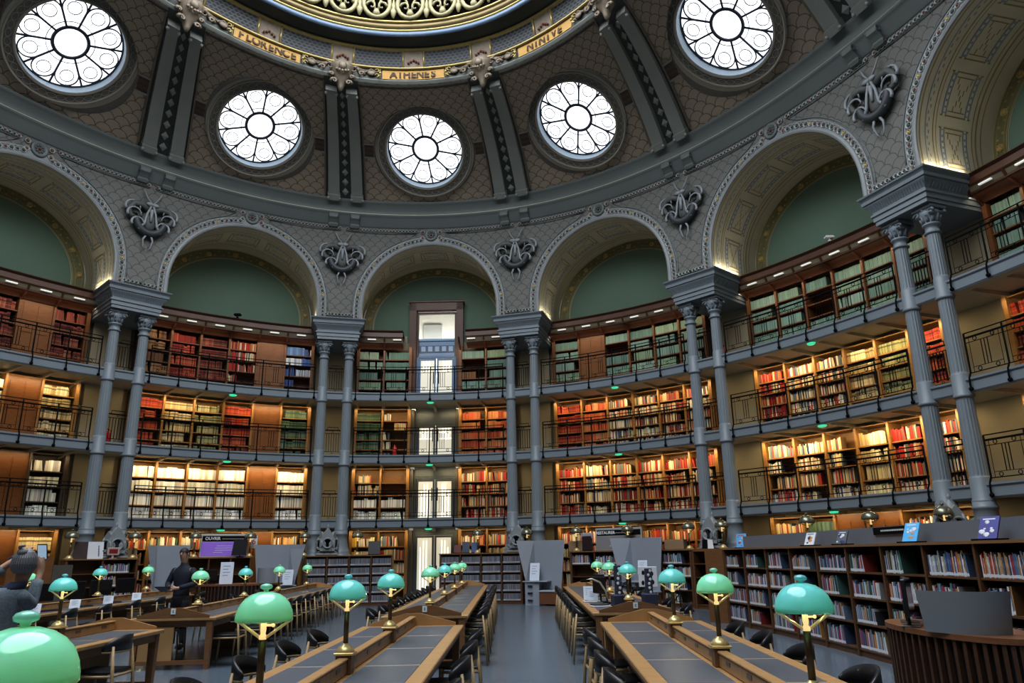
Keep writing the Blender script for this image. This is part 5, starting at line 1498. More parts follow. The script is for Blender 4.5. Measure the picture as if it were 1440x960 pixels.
def make_vent():
    r = empty('air_vent')
    b = MB()
    b.cbox(-.37, .37, -.24, .24, 0, .09, .02); b.cbox(-.33, .33, -.21, .21, .09, .15, .02)
    b.lathe([(.27, .15), (.27, .52), (.24, .62), (.17, .74), (.09, .86), (.045, .92), (.03, .97), (.05, 1.0), (.03, 1.04), (0, 1.10)], c=(0, 0, 0), seg=18)
    b.build('body', VENT, r)
    out = [(-.26, .0), (.26, .0), (.27, .30), (.24, .42), (.17, .56), (.07, .70), (0, .78), (-.07, .70), (-.17, .56), (-.24, .42), (-.27, .30)]
    for a in (0, PI / 3, -PI / 3):
        sc_ = 1 if a == 0 else .86
        b = MB(); b.T = Matrix.Rotation(a, 4, 'Z') @ Matrix.Translation((0, -.25, .15)) @ Matrix.Diagonal((sc_, 1, sc_, 1)); b.prism(out, -.03, .06, 'xz'); g = b.build('gable', VENT, r)
        T = Matrix.Rotation(a, 4, 'Z') @ Matrix.Translation((0, -.27, .15 + .27 * sc_)) @ Matrix.Rotation(PI / 2, 4, 'X')
        b = MB(); b.T = T; b.lathe([(.195, -.03), (.195, .05), (.175, .085), (.145, .075), (.13, .02)], seg=24); p = b.build('port_ring', VENT, r)
        b = MB(); b.T = T; b.lathe([(.133, .025), (0, .025)], seg=24); b.build('port_mesh', mat('vent_dark_mesh', (.05, .055, .06), .6, var=.1), p)
    b = MB()
    for sx in (-1, 1):
        b.tube([(sx * (.31 + (.05 - .006 * t) * math.cos(t)), -.22, .22 + (.05 - .006 * t) * math.sin(t)) for t in range(7)], .02, 5)
        b.tube([(sx * .33, -.05, .15), (sx * .36, -.05, .45), (sx * .31, -.05, .62)], .028, 6)
    b.build('scroll', VENT, r)
    return r
v0 = make_vent()
for i, (s, wh) in enumerate(((-1.465, 'behind the small red-screened panel at far left'), (-.5, 'left of the glazed doors'), (.480, 'right of the glazed doors'), (1.5, 'left of the blue book cover'), (2.5, 'above the long bookcase at right'))):
    v = v0 if i == 0 else copy_tree(v0); x, y, dx, dy = OV.raw(s); p = OV.pt(s, -.42 if s < 1 else -.48)
    v.location = (p[0], p[1], LOWT); v.rotation_euler = (0, 0, math.atan2(dy, dx)); v['label'] = 'grey cast-iron air vent with round ports, %s' % wh; v['category'] = 'vent'; v['group'] = 'cast-iron air vents between columns'
def stand_book(T, w, h, tilt, name, label, cov, art, cat='book', back=None):
    r = empty(name, T.translation, 0, label, cat); r.matrix_world = T
    b = MB(); M = Matrix.Rotation(-tilt, 4, 'X')
    b.T = M; b.cbox(-w / 2, w / 2, 0, .02, .01, h, .003); b.build('cover', cov, r)
    b = MB(); b.T = M
    random.seed(hash(label) % 1000 if False else len(label))
    for i in range(7):
        x = random.uniform(-w * .4, w * .25); z = random.uniform(.05, h * .8); b.sph((x, -.001, z), random.uniform(.015, .04), 7, 5, sc=(1.3, .03, .8), m=i % 2)
    b.box(-w * .35, w * .3, -.002, 0, h * .86, h * .91, m=0)
    b.build('cover_art', art, r)
    b = MB(); b.hexa([(-w / 2 - .03, -.06, 0), (w / 2 + .03, -.06, 0), (w / 2 + .03, .16, 0), (-w / 2 - .03, .16, 0), (-w / 2 - .03, -.06, .02), (w / 2 + .03, -.06, .02), (w / 2 + .03, .16, .02), (-w / 2 - .03, .16, .02)])
    b.T = M; b.box(-w / 2 + .01, w / 2 - .01, .021, .03, .01, h * .9); b.T = None
    b.build('stand', IRON, r); return r
AW = mat('art_white', (.65, .66, .70), .5, var=0); AN = mat('art_navy', (.05, .06, .16), .5, var=0); AR_ = mat('art_red', (.5, .12, .10), .5, var=0); AO = mat('art_orange', (.6, .3, .1), .5, var=0)
def rbT(l, o=.12, z=1.68, yaw=0):
    p = RBP.at(l, o, z); q = RBP.at(l + .05, o, z); d = Vector(q) - Vector(p)
    return frame(p, d, Vector((-d.y, d.x, 0))) @ Matrix.Rotation(yaw, 4, 'Z')
def l_of(u):   # length along the bookcase for a plan direction x/y
    best = min((abs(RBP.at(i * .02)[0] / RBP.at(i * .02)[1] - u), i * .02) for i in range(int(RBP.T / .02)))
    return best[1]
for u, w, h, lb, cv, ar in ((.376, .24, .26, 'open book with pale diagram cover on a stand, leftmost on the long bookcase', AW, [AN, AO]), (.417, .22, .25, 'dark grey patterned book on a stand, second on the long bookcase', mat('cover_slate', (.12, .14, .16), .5), [AW, AN]), (.505, .25, .30, 'light blue book cover on a stand, third on the long bookcase', mat('cover_sky_glow', (.12, .42, .72), .4, emit=(.1, .35, .6), estr=.08), [AW, AO]), (.605, .25, .30, 'navy and white illustrated book on a stand, rightmost on the long bookcase', mat('cover_navy', (.10, .10, .30), .4), [AW, AW])):  # sky-blue cover glows faintly, extra light put into its material
    stand_book(rbT(l_of(u), .10, 1.68, R(18)), w, h, R(24), 'display_book', lb, cv, ar)
T = OV.T3(1.655, -.8, LOWT); stand_book(T, .32, .40, R(8), 'display_book', 'bright blue book cover standing left of the grey screen', mat('cover_blue_glow', (.16, .42, .75), .4, emit=(.1, .3, .6), estr=.15), [AR_, AW])  # blue cover is given a slight glow of its own as painted light
T = OV.T3(1.50, -.86, LOWT); r = empty('open_book', T.translation, 0, 'open black and white book standing below the fourth air vent', 'book'); r.matrix_world = T
b = MB(); b.hexa([(-.2, 0, 0), (.06, -.1, 0), (.07, -.08, 0), (-.19, .02, 0), (-.2, .05, .26), (.06, -.05, .26), (.07, -.03, .26), (-.19, .07, .26)]); b.build('cover', IRON, r)
b = MB(); b.hexa([(.07, -.1, 0), (.2, .02, 0), (.21, .0, 0), (.08, -.12, 0), (.05, -.05, .26), (.14, .07, .26), (.15, .05, .26), (.06, -.07, .26)]); b.build('pages', AW, r)
# black shelf label on the grey screen
b = MB(); pbox(b, RBP, l_of(.442), l_of(.492), .345, .355, 1.82, 1.93)
o = tag(b.build('shelf_sign', IRON), 'narrow black sign with pale lettering fixed on the long grey screen', 'sign')
b = MB(); L0, L1 = l_of(.442), l_of(.492)
for i in range(14): a = L0 + .25 + (L1 - L0 - .5) * i / 14; pbox(b, RBP, a, a + .03, .338, .345, 1.865, 1.89)
b.build('lettering', WPL, o)
# brochures and framed things on the left case
def ringT(s, off=-.62, z=LOWT, yaw=0): return OV.T3(s, off, z) @ Matrix.Rotation(yaw, 4, 'Z')
r = empty('open_brochure', ringT(-1.545).translation, 0, 'large open brochure, dark photograph left and white page right, standing at far left', 'brochure'); r.matrix_world = ringT(-1.575, -.68)
b = MB(); b.hexa([(-.42, -.02, 0), (.02, .05, 0), (.02, .06, 0), (-.42, 0, 0), (-.34, .1, .5), (.04, .16, .5), (.04, .17, .5), (-.34, .12, .5)]); b.build('left_page', mat('photo_dark_page', (.07, .05, .05), .3, var=.3), r)
b = MB(); b.hexa([(.02, .05, 0), (.44, -.02, 0), (.44, 0, 0), (.02, .06, 0), (.04, .16, .5), (.46, .1, .5), (.46, .12, .5), (.04, .17, .5)]); p = b.build('right_page', mat('white_page', (.55, .55, .58), .4, var=0), r)
b = MB()
for i in range(6): b.hexa([(.30, .002 + .015 * i, .1 + .05 * i), (.33, -.004 + .015 * i, .1 + .05 * i), (.33, .0 + .015 * i, .1 + .05 * i), (.30, .006 + .015 * i, .1 + .05 * i), (.31, .01 + .015 * i, .13 + .05 * i), (.34, .005 + .015 * i, .13 + .05 * i), (.34, .008 + .015 * i, .13 + .05 * i), (.31, .014 + .015 * i, .13 + .05 * i)])
b.build('lettering', AN, p)
r = empty('small_screen', (0, 0, 0), 0, 'small device with a red screen in a pale frame, in front of the leftmost vent', 'screen'); r.matrix_world = ringT(-1.480, -.78)
b = MB(); b.cbox(-.17, .17, -.02, .02, .10, .33, .008); b.box(-.03, .03, 0, .02, 0, .12); b.cbox(-.1, .1, -.06, .06, 0, .02, .004); b.build('case', mat('pale_pink_frame', (.45, .36, .33), .4, var=0), r)
b = MB(); b.box(-.12, .12, -.024, -.02, .15, .28); b.build('display', mat('red_display', (.16, .02, .02), .3, var=.3, vscale=12, emit=(.4, .03, .03), estr=.10), r)
for s, w_, h_, mm, lb in ((-.265, .42, .46, BLK, 'black blank screen standing on the low bookcase left of the doors'), (.21, .26, .38, mat('cover_dark_blue', (.05, .06, .10), .4), 'dark upright book cover on the low bookcase right of the doors, left of two'), (.258, .26, .36, mat('cover_mid_blue', (.06, .10, .22), .4), 'blue upright book cover on the low bookcase right of the doors, right of two'), (.165, .24, .28, mat('cover_maroon', (.14, .03, .03), .4), 'maroon book leaning on the low bookcase beside the doors')):
    T = ringT(s); r = empty('display_book' if s > -.2 else 'blank_screen', T.translation, 0, lb, 'book' if s > -.2 else 'screen'); r.matrix_world = T
    b = MB(); b.T = Matrix.Rotation(R(-12), 4, 'X') @ Matrix.Translation((0, 0, .02)); b.cbox(-w_ / 2, w_ / 2, -.01, .02, 0, h_, .004); b.build('cover', mm, r)
    b = MB(); b.cbox(-w_ / 2, w_ / 2, -.05, .12, 0, .02, .004); b.build('stand', IRON, r)
b = MB(); b.T = ringT(.235, -.62); b.cbox(-.45, .45, -.12, .14, .0, .012, .003); b.T = ringT(.235, -.62); 
tag(b.build('display_tray', BLK), 'flat black tray under the blue book covers right of the doors', 'tray')
r = empty('carton', (0, 0, 0), 0, 'plain brown box standing on the bookcase beside the first booth', 'box'); r.matrix_world = ringT(.795, -.47)
b = MB(); b.cbox(-.32, .32, -.045, .08, 0, .34, .01); b.build('body', mat('cardboard_brown', (.28, .19, .11), .7), r)
r = empty('carton', (0, 0, 0), 0, 'plain brown box standing on the bookcase right of the second booth', 'box'); r.matrix_world = ringT(1.31, -.5)
b = MB(); b.cbox(-.34, .34, -.12, .12, 0, .3, .01); b.build('body', MATS['cardboard_brown'], r)
r = empty('carton', (0, 0, 0), 0, 'plain brown box beside the leftmost booth', 'box'); r.matrix_world = ringT(-1.385, -.45)
b = MB(); b.cbox(-.25, .1, -.06, .06, 0, .3, .01); b.build('body', MATS['cardboard_brown'], r)
r = empty('device_case', (0, 0, 0), 0, 'dark red and black device standing left of the grey sign', 'device'); r.matrix_world = ringT(.855, -.6)
b = MB(); b.cbox(-.17, .17, -.06, .06, 0, .5, .03); b.build('body', mat('device_black', (.03, .015, .02), .4), r)
b = MB(); b.cbox(-.22, .22, -.04, .02, .40, .60, .02); b.build('screen', mat('device_pale', (.35, .34, .36), .4), r)
# sign boards
def sign(s0, s1, h, label, word, back, panel, dark):
    s = (s0 + s1) / 2; W_ = math.hypot(*(np.array(OV.pt(s1, -.55)[:2]) - np.array(OV.pt(s0, -.55)[:2])))
    r = empty('sign_board', (0, 0, 0), 0, label, 'sign'); r.matrix_world = OV.T3(s, -.41, LOWT)
    b = MB(); b.cbox(-W_ / 2, W_ / 2, 0, .05, 0, h, .01); b.build('board', back, r)
    b = MB(); b.box(-W_ / 2 + .05, W_ / 2 - .05, -.006, 0, h - .25, h - .07); hd = b.build('header_strip', IRON, r)
    text_mesh(word, .135, frame((-W_ / 2 + .38, -.008, h - .16), (1, 0, 0), (0, 0, 1)), WPL, hd, 'lettering', bold=.004)
    b = MB()
    for i in range(16): b.box(-W_ / 2 + .68 + .045 * i, -W_ / 2 + .71 + .045 * i, -.009, -.006, h - .185, h - .15)
    b.build('small_lettering', mat('grey_small_letters', (.3, .3, .3), .5, var=0), hd)
    b = MB(); b.box(-W_ / 2 + .03, W_ / 2 - .05, -.006, 0, .04, h - .27); pn = b.build('panel', panel, r)
    b = MB(); 
    for i, (x, l_) in enumerate(((-.25, .5), (-.3, .7), (-.3, .66), (-.35, .3))): b.box(x, x + l_, -.009, -.006, .36 - .07 * i, .375 - .07 * i)
    b.build('panel_lettering', AW, pn)
    return r
sg_ = sign(-1.10, -.878, .76, 'white and purple sign board reading OUVRIR above the slatted desk', 'OUVRIR', mat('board_white', (.5, .48, .44), .5, var=.02), mat('purple_panel', (.24, .13, .50), .4, var=.15, vscale=2, emit=(.35, .2, .75), estr=.25), IRON)
r = empty('monitor', (0, 0, 0), 0, 'black monitor in front of the purple sign', 'monitor'); r.matrix_world = ringT(-.925, -.78)
b = MB(); b.hexa([(-.27, -.02, .05), (.2, -.02, .05), (.2, .02, .05), (-.27, .02, .05), (-.20, .05, .55), (.22, .05, .55), (.22, .09, .55), (-.20, .09, .55)]); b.build('screen', BLK, r)
b = MB(); b.cbox(-.12, .12, -.1, .1, 0, .015, .004); b.tube([(0, 0.01, .01), (0, .03, .2)], .02, 6); b.build('stand', IRON, r)
sign(.885, 1.132, .74, 'grey sign board reading RESTAURER between the two booths', 'RESTAURER', mat('board_grey', (.36, .35, .33), .5, var=.02), mat('grey_panel', (.26, .25, .26), .4, var=.1), IRON)
r = empty('notice', (0, 0, 0), 0, 'small white notice with a red ring, right of the purple sign', 'notice'); r.matrix_world = OV.T3(-.852, -.3, LOWT + .28)
b = MB(); b.cbox(-.12, .12, 0, .01, 0, .42, .003); b.build('sheet', WHITE, r)
b = MB(); b.tube([(.05 * math.cos(t), -.004, .2 + .05 * math.sin(t)) for t in [2 * PI * q / 14 for q in range(14)]], .012, 5, closed=True); b.build('red_ring', mat('notice_red', (.6, .05, .05), .5, var=0), r)
b = MB(); b.tube([(0, .02, -.28), (0, .02, .1)], .012, 6); b.build('stem', IRON, r)

# ------------------------------------------------------------------ grey reading booths
SCR = mat('pearl_grey_metal', (.36, .39, .45), .32, metal=.25, var=.05)
SCR2 = mat('booth_pale_top', (.36, .39, .44), .3, var=.04)
def booth(s0, s1, label, flip=False, desk=True, low=False):
    p0, p1 = Vector(OV.pt(s0, -1.0)), Vector(OV.pt(s1, -1.0)); W_ = (p1 - p0).length; c = (p0 + p1) / 2; d = (p1 - p0).normalized()
    r = empty('reading_booth', (c.x, c.y, 0), math.atan2(d.y, d.x), label, 'booth', 'grey metal reading booths'); f = -1 if flip else 1; h = W_ / 2
    def X_(x): return x * f
    b = MB(); H = 2.08
    # tall screen: wide at the head, narrow at the foot, folded once
    fx = -h * .42
    def pane(x0t, x0b, x1t, x1b, y0, y1, z0, z1, t=.03):
        q = [(X_(x0b), y0, z0), (X_(x1b), y1, z0), (X_(x1b), y1 + t, z0), (X_(x0b), y0 + t, z0), (X_(x0t), y0, z1), (X_(x1t), y1, z1), (X_(x1t), y1 + t, z1), (X_(x0t), y0 + t, z1)]
        b.hexa(q if f > 0 else [q[1], q[0], q[3], q[2], q[5], q[4], q[7], q[6]])
    pane(-h, -h * .62, fx, fx * .9, -.35, .12, .78, H)
    pane(fx, fx * .9, h, h * .72, .12, -.02, .0, H)
    b.build('screen', SCR, r)
    if desk:
        b = MB(); q = [(X_(-h * .70), -.45), (X_(h * .35), -.35), (X_(h * .35), .1), (X_(-h * .45), .12)]
        b.prism(q if f > 0 else q[::-1], .74, .775); b.build('desk', SCR2, r)
        b = MB(); q = [(X_(-h * .62), -.40), (X_(-h * .05), -.3), (X_(-h * .1), .08), (X_(-h * .5), .1)]
        b.prism(q if f > 0 else q[::-1], 0, .74); b.build('pedestal', SCR, r)
        b = MB()
        for z in (.15, .38, .6): 
            x0, x1 = sorted((X_(-h * .5), X_(-h * .3))); b.box(x0, x1, -.43, -.37, z, z + .03)
        b.build('drawer_slot', BLK, r)
        b = MB(); x0, x1 = sorted((X_(h * .05), X_(h * .80))); b.cbox(x0, x1, -.5, .0, .04, .42, .01); b.build('bench_box', wood('booth_bench_wood', (.17, .07, .035), .4), r)
        b = MB(); b.cbox(x0 - .02, x1 + .02, -.53, .02, .42, .48, .015); b.build('bench_top', SCR2, r)
        b = MB(); x = X_(-h * .42); b.box(x - .03, x + .05, -.12, -.10, .775, 1.22); b.build('dark_post', BLK, r)
    return r
booth(.512, .758, 'grey metal reading booth with desk and bench, just right of the glazed doors')
booth(1.036, 1.285, 'grey metal reading booth behind the equipment table, second right of the doors')
booth(-1.362, -1.165, 'plain grey booth screen behind the standing man', desk=False)
booth(-.862, -.618, 'grey booth screen between purple sign and second air vent', flip=True)
def leaflet(T, w, h, label, t=12):
    r = empty('leaflet_holder', (0, 0, 0), 0, label, 'leaflet'); r.matrix_world = T
    b = MB(); b.T = Matrix.Rotation(R(-t), 4, 'X'); b.cbox(-w / 2, w / 2, 0, .012, 0, h, .002); b.build('sheet', mat('leaflet_white', (.62, .66, .74), .4, var=0), r)
    b = MB(); b.T = Matrix.Rotation(R(-t), 4, 'X')
    for i in range(4): b.box(-w * .3, w * .25 - .03 * (i % 2) * w * 5, -.003, 0, h * (.8 - .14 * i), h * (.83 - .14 * i))
    b.build('print', mat('leaflet_print', (.25, .30, .42), .5, var=0), r)
    return r
c_ = Vector(OV.pt(.60, -1.28)); leaflet(frame((c_.x, c_.y, .775), (1, -.35, 0), (.35, 1, 0)), .34, .58, 'tall white leaflet standing on the desk of the first booth')
c_ = Vector(OV.pt(1.2, -1.35)); leaflet(frame((c_.x, c_.y, .98), (1, -.5, 0), (.5, 1, 0)), .3, .42, 'white leaflet hanging by the second booth')
c_ = Vector(OV.pt(-.70, -1.5)); leaflet(frame((c_.x, c_.y, .775), (1, .1, 0), (-.1, 1, 0)), .34, .5, 'white leaflet at the booth left of the second air vent')

# ------------------------------------------------------------------ slatted oval help desks
DESKT = wood('desk_rim_wood', (.18, .08, .04), .35)
SLAT = wood('desk_slat_wood', (.075, .035, .02), .4)
def oval_desk(cx, cy, a, c, rz, h, label):
    r = empty('help_desk', (cx, cy, 0), rz, label, 'desk', 'slatted oval help desks')
    N = 48
    b = MB(); b.prism([(a * math.cos(2 * PI * i / N), c * math.sin(2 * PI * i / N)) for i in range(N)], h - .05, h); b.build('desktop', DESKT, r)
    b = MB(); b.prism([(a * .86 * math.cos(2 * PI * i / N), c * .93 * math.sin(2 * PI * i / N)) for i in range(N)], 0, h - .05); b.build('body', BLK, r)
    n = int(2 * PI * (a + c) / 2 / .09)
    for i in range(n):
        t = 2 * PI * i / n; ca, sa = math.cos(t), math.sin(t)
        b = MB(); b.T = frame((a * .92 * ca, c * .965 * sa, 0), (-sa * a, ca * c, 0), (-ca * c, -sa * a, 0)); b.cbox(-.018, .018, -.02, .03, 0, h - .05, .003); b.build('slat', SLAT, r)
    return r
oval_desk(4.32, 7.75, .44, 1.08, R(2), .85, 'dark slatted oval help desk in front of the long bookcase at right')
b = MB(); 
def dsc(u, v): a = R(-165 + 95 * u); return (4.27 + (.42 + .05 * v) * math.cos(a), 7.62 + (.62 + .05 * v) * math.sin(a) * 1.0, .85 + .37 * v)
b.grid(dsc, 16, 1); b.grid(lambda u, v: tuple(np.array(dsc(u, v)) + np.array((.012, .012, 0))), 16, 1, flip=True)
tag(b.build('desk_screen', mat('desk_screen_grey', (.23, .25, .275), .4, var=.03)), 'curved plain grey screen standing on the slatted desk at right', 'screen')
def monitor(x, y, z, rz, label, w=.52, h=.33, lift=.14, name='monitor', front=None):
    r = empty(name, (x, y, z), rz, label, 'monitor', 'black computer monitors')
    b = MB(); b.cbox(-w / 2, w / 2, -.02, .02, lift, lift + h, .008); b.build('screen_case', BLK, r)
    b = MB(); b.box(-w / 2 + .015, w / 2 - .015, -.023, -.02, lift + .02, lift + h - .015); b.build('display', mat('dark_display', (.008, .009, .012), .12, var=0), r)
    b = MB(); b.cbox(-.12, .12, -.09, .09, 0, .012, .004); b.tube([(0, .02, .01), (0, .03, lift + .1)], .018, 6); b.build('stand', BLK, r)
    return r
monitor(3.99, 7.95, .85, R(58), 'black monitor seen edge-on beside the grey curved desk screen', .58, .36, .10)
monitor(4.2, 8.4, .85, R(66), 'black monitor behind the edge-on one on the slatted desk', .5, .34, .12)
r = empty('office_chair', (5.0, 7.1, 0), R(20), 'dark office chair behind the slatted desk at right', 'chair')
b = MB(); b.cbox(-.24, .24, -.04, .03, .62, 1.12, .03); b.build('backrest', mat('navy_fabric', (.012, .018, .04), .7), r)
b = MB(); b.cbox(-.24, .24, -.5, -.05, .45, .53, .03); b.build('seat', MATS['navy_fabric'], r)
b = MB(); b.tube([(0, -.25, .08), (0, -.25, .45)], .03, 8); b.tube([(0, -.2, .48), (0, .03, .5), (0, .02, .7)], .02, 6); b.build('column', IRON, r)
for q in range(5): b = MB(); a = q * 2 * PI / 5; b.tube([(0, -.25, .09), (.27 * math.cos(a), -.25 + .27 * math.sin(a), .05)], .018, 6); b.sph((.27 * math.cos(a), -.25 + .27 * math.sin(a), .03), .03, 8, 6); b.build('leg', IRON, r)
oval_desk(-8.0, 22.3, 1.22, .60, R(14), .95, 'slatted oval help desk at left below the purple sign')
leaflet(frame((-8.25, 21.95, .95), (1, .2, 0), (-.2, 1, 0)), .36, .60, 'tall pale leaflet stand on the left slatted desk', 5)
monitor(-8.75, 22.1, .95, R(150), 'black monitor on the left slatted desk', .5, .3, .1)
b = MB(); b.grid(lambda u, v: (-7.15 + .28 * math.sin(R(-70 + 140 * u)), 22.2 - .28 * math.cos(R(-70 + 140 * u)), .95 + .42 * v), 12, 1)
tag(b.build('desk_screen', MATS['desk_screen_grey']), 'curved grey screen at the right end of the left slatted desk', 'screen')

# ------------------------------------------------------------------ monitors and cards on the far left table
for i in range(6):
    x, y = on_table('D2', -.34, 1.5 + 1.22 * i)
    monitor(x, y, TZ, R(58 + 3 * i), 'black monitor, %s from the camera on the far left table' % ORDN[i], .56, .34, .13)
for i in range(5):
    x, y = on_table('D2', .42, 1.1 + 1.35 * i); leaflet(frame((x, y, TZ + .004), (1, .3, 0), (-.3, 1, 0)), .19, .17, 'small white card, %s from the camera on the monitor table' % ORDN[i], 15)
KBM = mat('keyboard_black', (.02, .02, .022), .5, var=0)
for i in range(4):
    x, y = on_table('D2', .33, 1.8 + 1.25 * i); r = empty('keyboard', (x, y, TZ + .004), R(80), 'black keyboard, %s from the camera on the monitor table' % ORDN[i], 'keyboard', 'keyboards')
    b = MB(); b.cbox(-.22, .22, -.07, .07, 0, .02, .004); b.build('case', KBM, r)
    b = MB()
    for a in range(12):
        for c in range(4): b.box(-.205 + .034 * a, -.177 + .034 * a, -.06 + .03 * c, -.036 + .03 * c, .02, .026)
    b.build('keys', KBM, r)
x, y = on_table('D2', .35, 3.4)
# ------------------------------------------------------------------ equipment on the right-hand far table
PATW = mat('patterned_cloth', (.03, .035, .07), .6, var=0)
for i, (x_, y_, h_, lb) in enumerate(((-.12, 1.1, .66, 'left'), (.42, 1.3, .60, 'right'))):
    x, y = on_table('B2', x_, y_); r = empty('equipment_column', (x, y, TZ + .14 if abs(x_) < .07 else TZ + .004), R(10), 'tall black equipment column with white pattern, %s of two on the far right table' % lb, 'equipment', 'black equipment columns')
    b = MB(); b.cbox(-.05, .05, -.05, .05, .0, h_, .01); b.cbox(-.11, .11, -.10, .10, 0, .20, .02); b.build('body', PATW, r)
    b = MB()
    for q in range(7): 
        b.sph((random.uniform(-.02, .02), -.051, .1 + h_ * .8 * q / 7 + .05), .026, 6, 4, sc=(1, .08, 1)); 
    b.build('white_pattern', AW, r)
x, y = on_table('B2', .48, 1.75); r = empty('picture_panel', (x, y, TZ + .004), R(-6), 'white panel with black figures on a stand behind the equipment columns', 'panel')
b = MB(); b.cbox(-.16, .16, -.01, .02, .28, .62, .005); b.build('board', AW, r)
b = MB(); b.tube([(0, .01, 0), (0, .01, .3)], .014, 6); b.cbox(-.08, .08, -.06, .06, 0, .012, .003); b.build('stand', IRON, r)
b = MB()
for q, (px, pz) in enumerate(((-.08, .52), (-.02, .42), (.07, .5), (.08, .36), (-.09, .35))): b.sph((px, -.012, pz), .04, 7, 5, sc=(.7, .08, 1))
b.build('figures', BLK, r)
for i, (x_, y_) in enumerate(((-.30, 2.6), (.30, 3.0), (-.15, 4.4), (.32, 5.2))):
    x, y = on_table('B2', x_, y_); monitor(x, y, TZ + .004, R(75 if i % 2 else -70), 'black monitor, %s from the camera on the equipment table' % ORDN[i], .48, .30, .14)
# anglepoise with pale curved arm and a coil of cable
x, y = on_table('B2', -.22, 2.0); r = empty('reading_magnifier', (x, y, TZ + .004), 0, 'pale curved magnifier arm on the equipment table', 'magnifier')
b = MB(); b.lathe([(.09, 0), (.09, .02), (.02, .03)], seg=14); b.build('base', IRON, r)
b = MB(); b.tube([(0, 0, .02), (-.02, 0, .2), (-.12, 0, .36), (-.26, 0, .42), (-.36, 0, .40)], .018, 7); b.build('arm', mat('pale_metal_arm', (.5, .48, .42), .3, metal=.5), r)
b = MB(); b.lathe([(.08, -.02), (.09, 0), (.08, .02), (0, .025)], c=(-.38, 0, .39), seg=14); b.build('head', IRON, r)
for i, (x_, y_, rz) in enumerate(((-.42, 1.25, 15), (-.38, 1.75, -20), (-.45, 2.6, 5))):
    x, y = on_table('B2', x_, y_); r = empty('tablet_pad', (x, y, TZ + .004), R(rz), 'thin pale device lying %s on the equipment table' % ('nearest', 'second', 'third')[i], 'device')
    b = MB(); b.cbox(-.15, .15, -.1, .1, 0, .018, .005); b.build('body', AW if i != 1 else KBM, r)
    b = MB(); b.box(-.13, .13, -.08, .08, .018, .019); b.build('pad', mat('device_dark_pad', (.06, .06, .07), .3), r)
for i, (x_, y_) in enumerate(((-.46, 3.1), (-.40, 2.95))):
    x, y = on_table('B2', x_, y_); leaflet(frame((x, y, TZ + .004), (1, 0, 0), (0, 1, 0)), .2, .26 - .06 * i, 'white card standing on the left of the equipment table, %s' % ('taller one', 'shorter one')[i], 12)
b = MB(); x, y = on_table('B2', .05, 2.2)
for q in range(3): b.tube([(x + .12 + .10 * math.cos(t), y - .02 + .03 * q, TZ + .22 + .10 * math.sin(t) * (1 + .2 * q)) for t in [2 * PI * i / 18 for i in range(18)]], .006, 5, closed=True)
b.tube([(x + .12, y, TZ + .32), (x + .12, y, TZ + .10)], .012, 6); b.cbox(x + .02, x + .22, y - .08, y + .08, TZ + .004, TZ + .10, .02)
tag(b.build('cable_coil', IRON), 'loops of black cable over a base on the equipment table', 'cable')
# tripod in the dark recess
r = empty('tripod', (4.55, 21.6, 0), 0, 'thin black folding tripod on the floor in the recess right of the low bookcase', 'tripod')
b = MB(); b.tube([(0, 0, .3), (0, 0, 1.1)], .014, 6); b.build('column', IRON, r)
for q in range(3):
    a = q * 2 * PI / 3 + .3; b = MB(); b.tube([(0, 0, .55), (.4 * math.cos(a), .4 * math.sin(a), .02)], .013, 6); b.tube([(0, 0, .3), (.2 * math.cos(a), .2 * math.sin(a), .28)], .008, 5); b.build('leg', IRON, r)

# ------------------------------------------------------------------ people
def skin_mesh(name, J, E, m, parent, lv=2, root='pelvis'):
    ids = list(J); me = bpy.data.meshes.new(name)
    me.from_pydata([J[i][0] for i in ids], [(ids.index(a), ids.index(c)) for a, c in E], [])
    o = bpy.data.objects.new(name, me); col.objects.link(o); me.materials.append(m)
    mod = o.modifiers.new('skin', 'SKIN'); mod.use_smooth_shade = True
    for i, k in enumerate(ids):
        r_ = J[k][1]; me.skin_vertices[0].data[i].radius = r_ if isinstance(r_, tuple) else (r_, r_)
        me.skin_vertices[0].data[i].use_root = (k == root)
    if lv: s = o.modifiers.new('sub', 'SUBSURF'); s.levels = lv; s.render_levels = lv
    bpy.context.view_layer.update(); dg = bpy.context.evaluated_depsgraph_get()
    m2 = bpy.data.meshes.new_from_object(o.evaluated_get(dg)); o.modifiers.clear(); o.data = m2
    for p in m2.polygons: p.use_smooth = True
    if not m2.materials: m2.materials.append(m)
    o.parent = parent; return o
def loft(b, secs, seg=20, m=None):
    vs = [(rx * math.cos(2 * PI * i / seg), cy + ry * math.sin(2 * PI * i / seg), z) for z, rx, ry, cy in secs for i in range(seg)]
    fs = [(j * seg + i, j * seg + (i + 1) % seg, (j + 1) * seg + (i + 1) % seg, (j + 1) * seg + i) for j in range(len(secs) - 1) for i in range(seg)]
    fs += [tuple(range(seg))[::-1], tuple((len(secs) - 1) * seg + i for i in range(seg))]
    b.add(vs, fs, smooth=True, m=m)
def limb(b, pts, rs, seg=12):
    P_ = [Vector(p) for p in pts]; out = []; rr = []
    for i in range(len(P_) - 1):
        for q in range(5): out.append(P_[i].lerp(P_[i + 1], q / 5)); rr.append(rs[i] + (rs[i + 1] - rs[i]) * q / 5)
    out.append(P_[-1]); rr.append(rs[-1])
    sm = [out[0]] + [(out[i - 1] + out[i] * 2 + out[i + 1]) / 4 for i in range(1, len(out) - 1)] + [out[-1]]
    b.tube(sm, rr, seg); b.sph(sm[0], rs[0], seg, 8)
SKIN = mat('skin_tone', (.42, .25, .18), .55, var=.08)
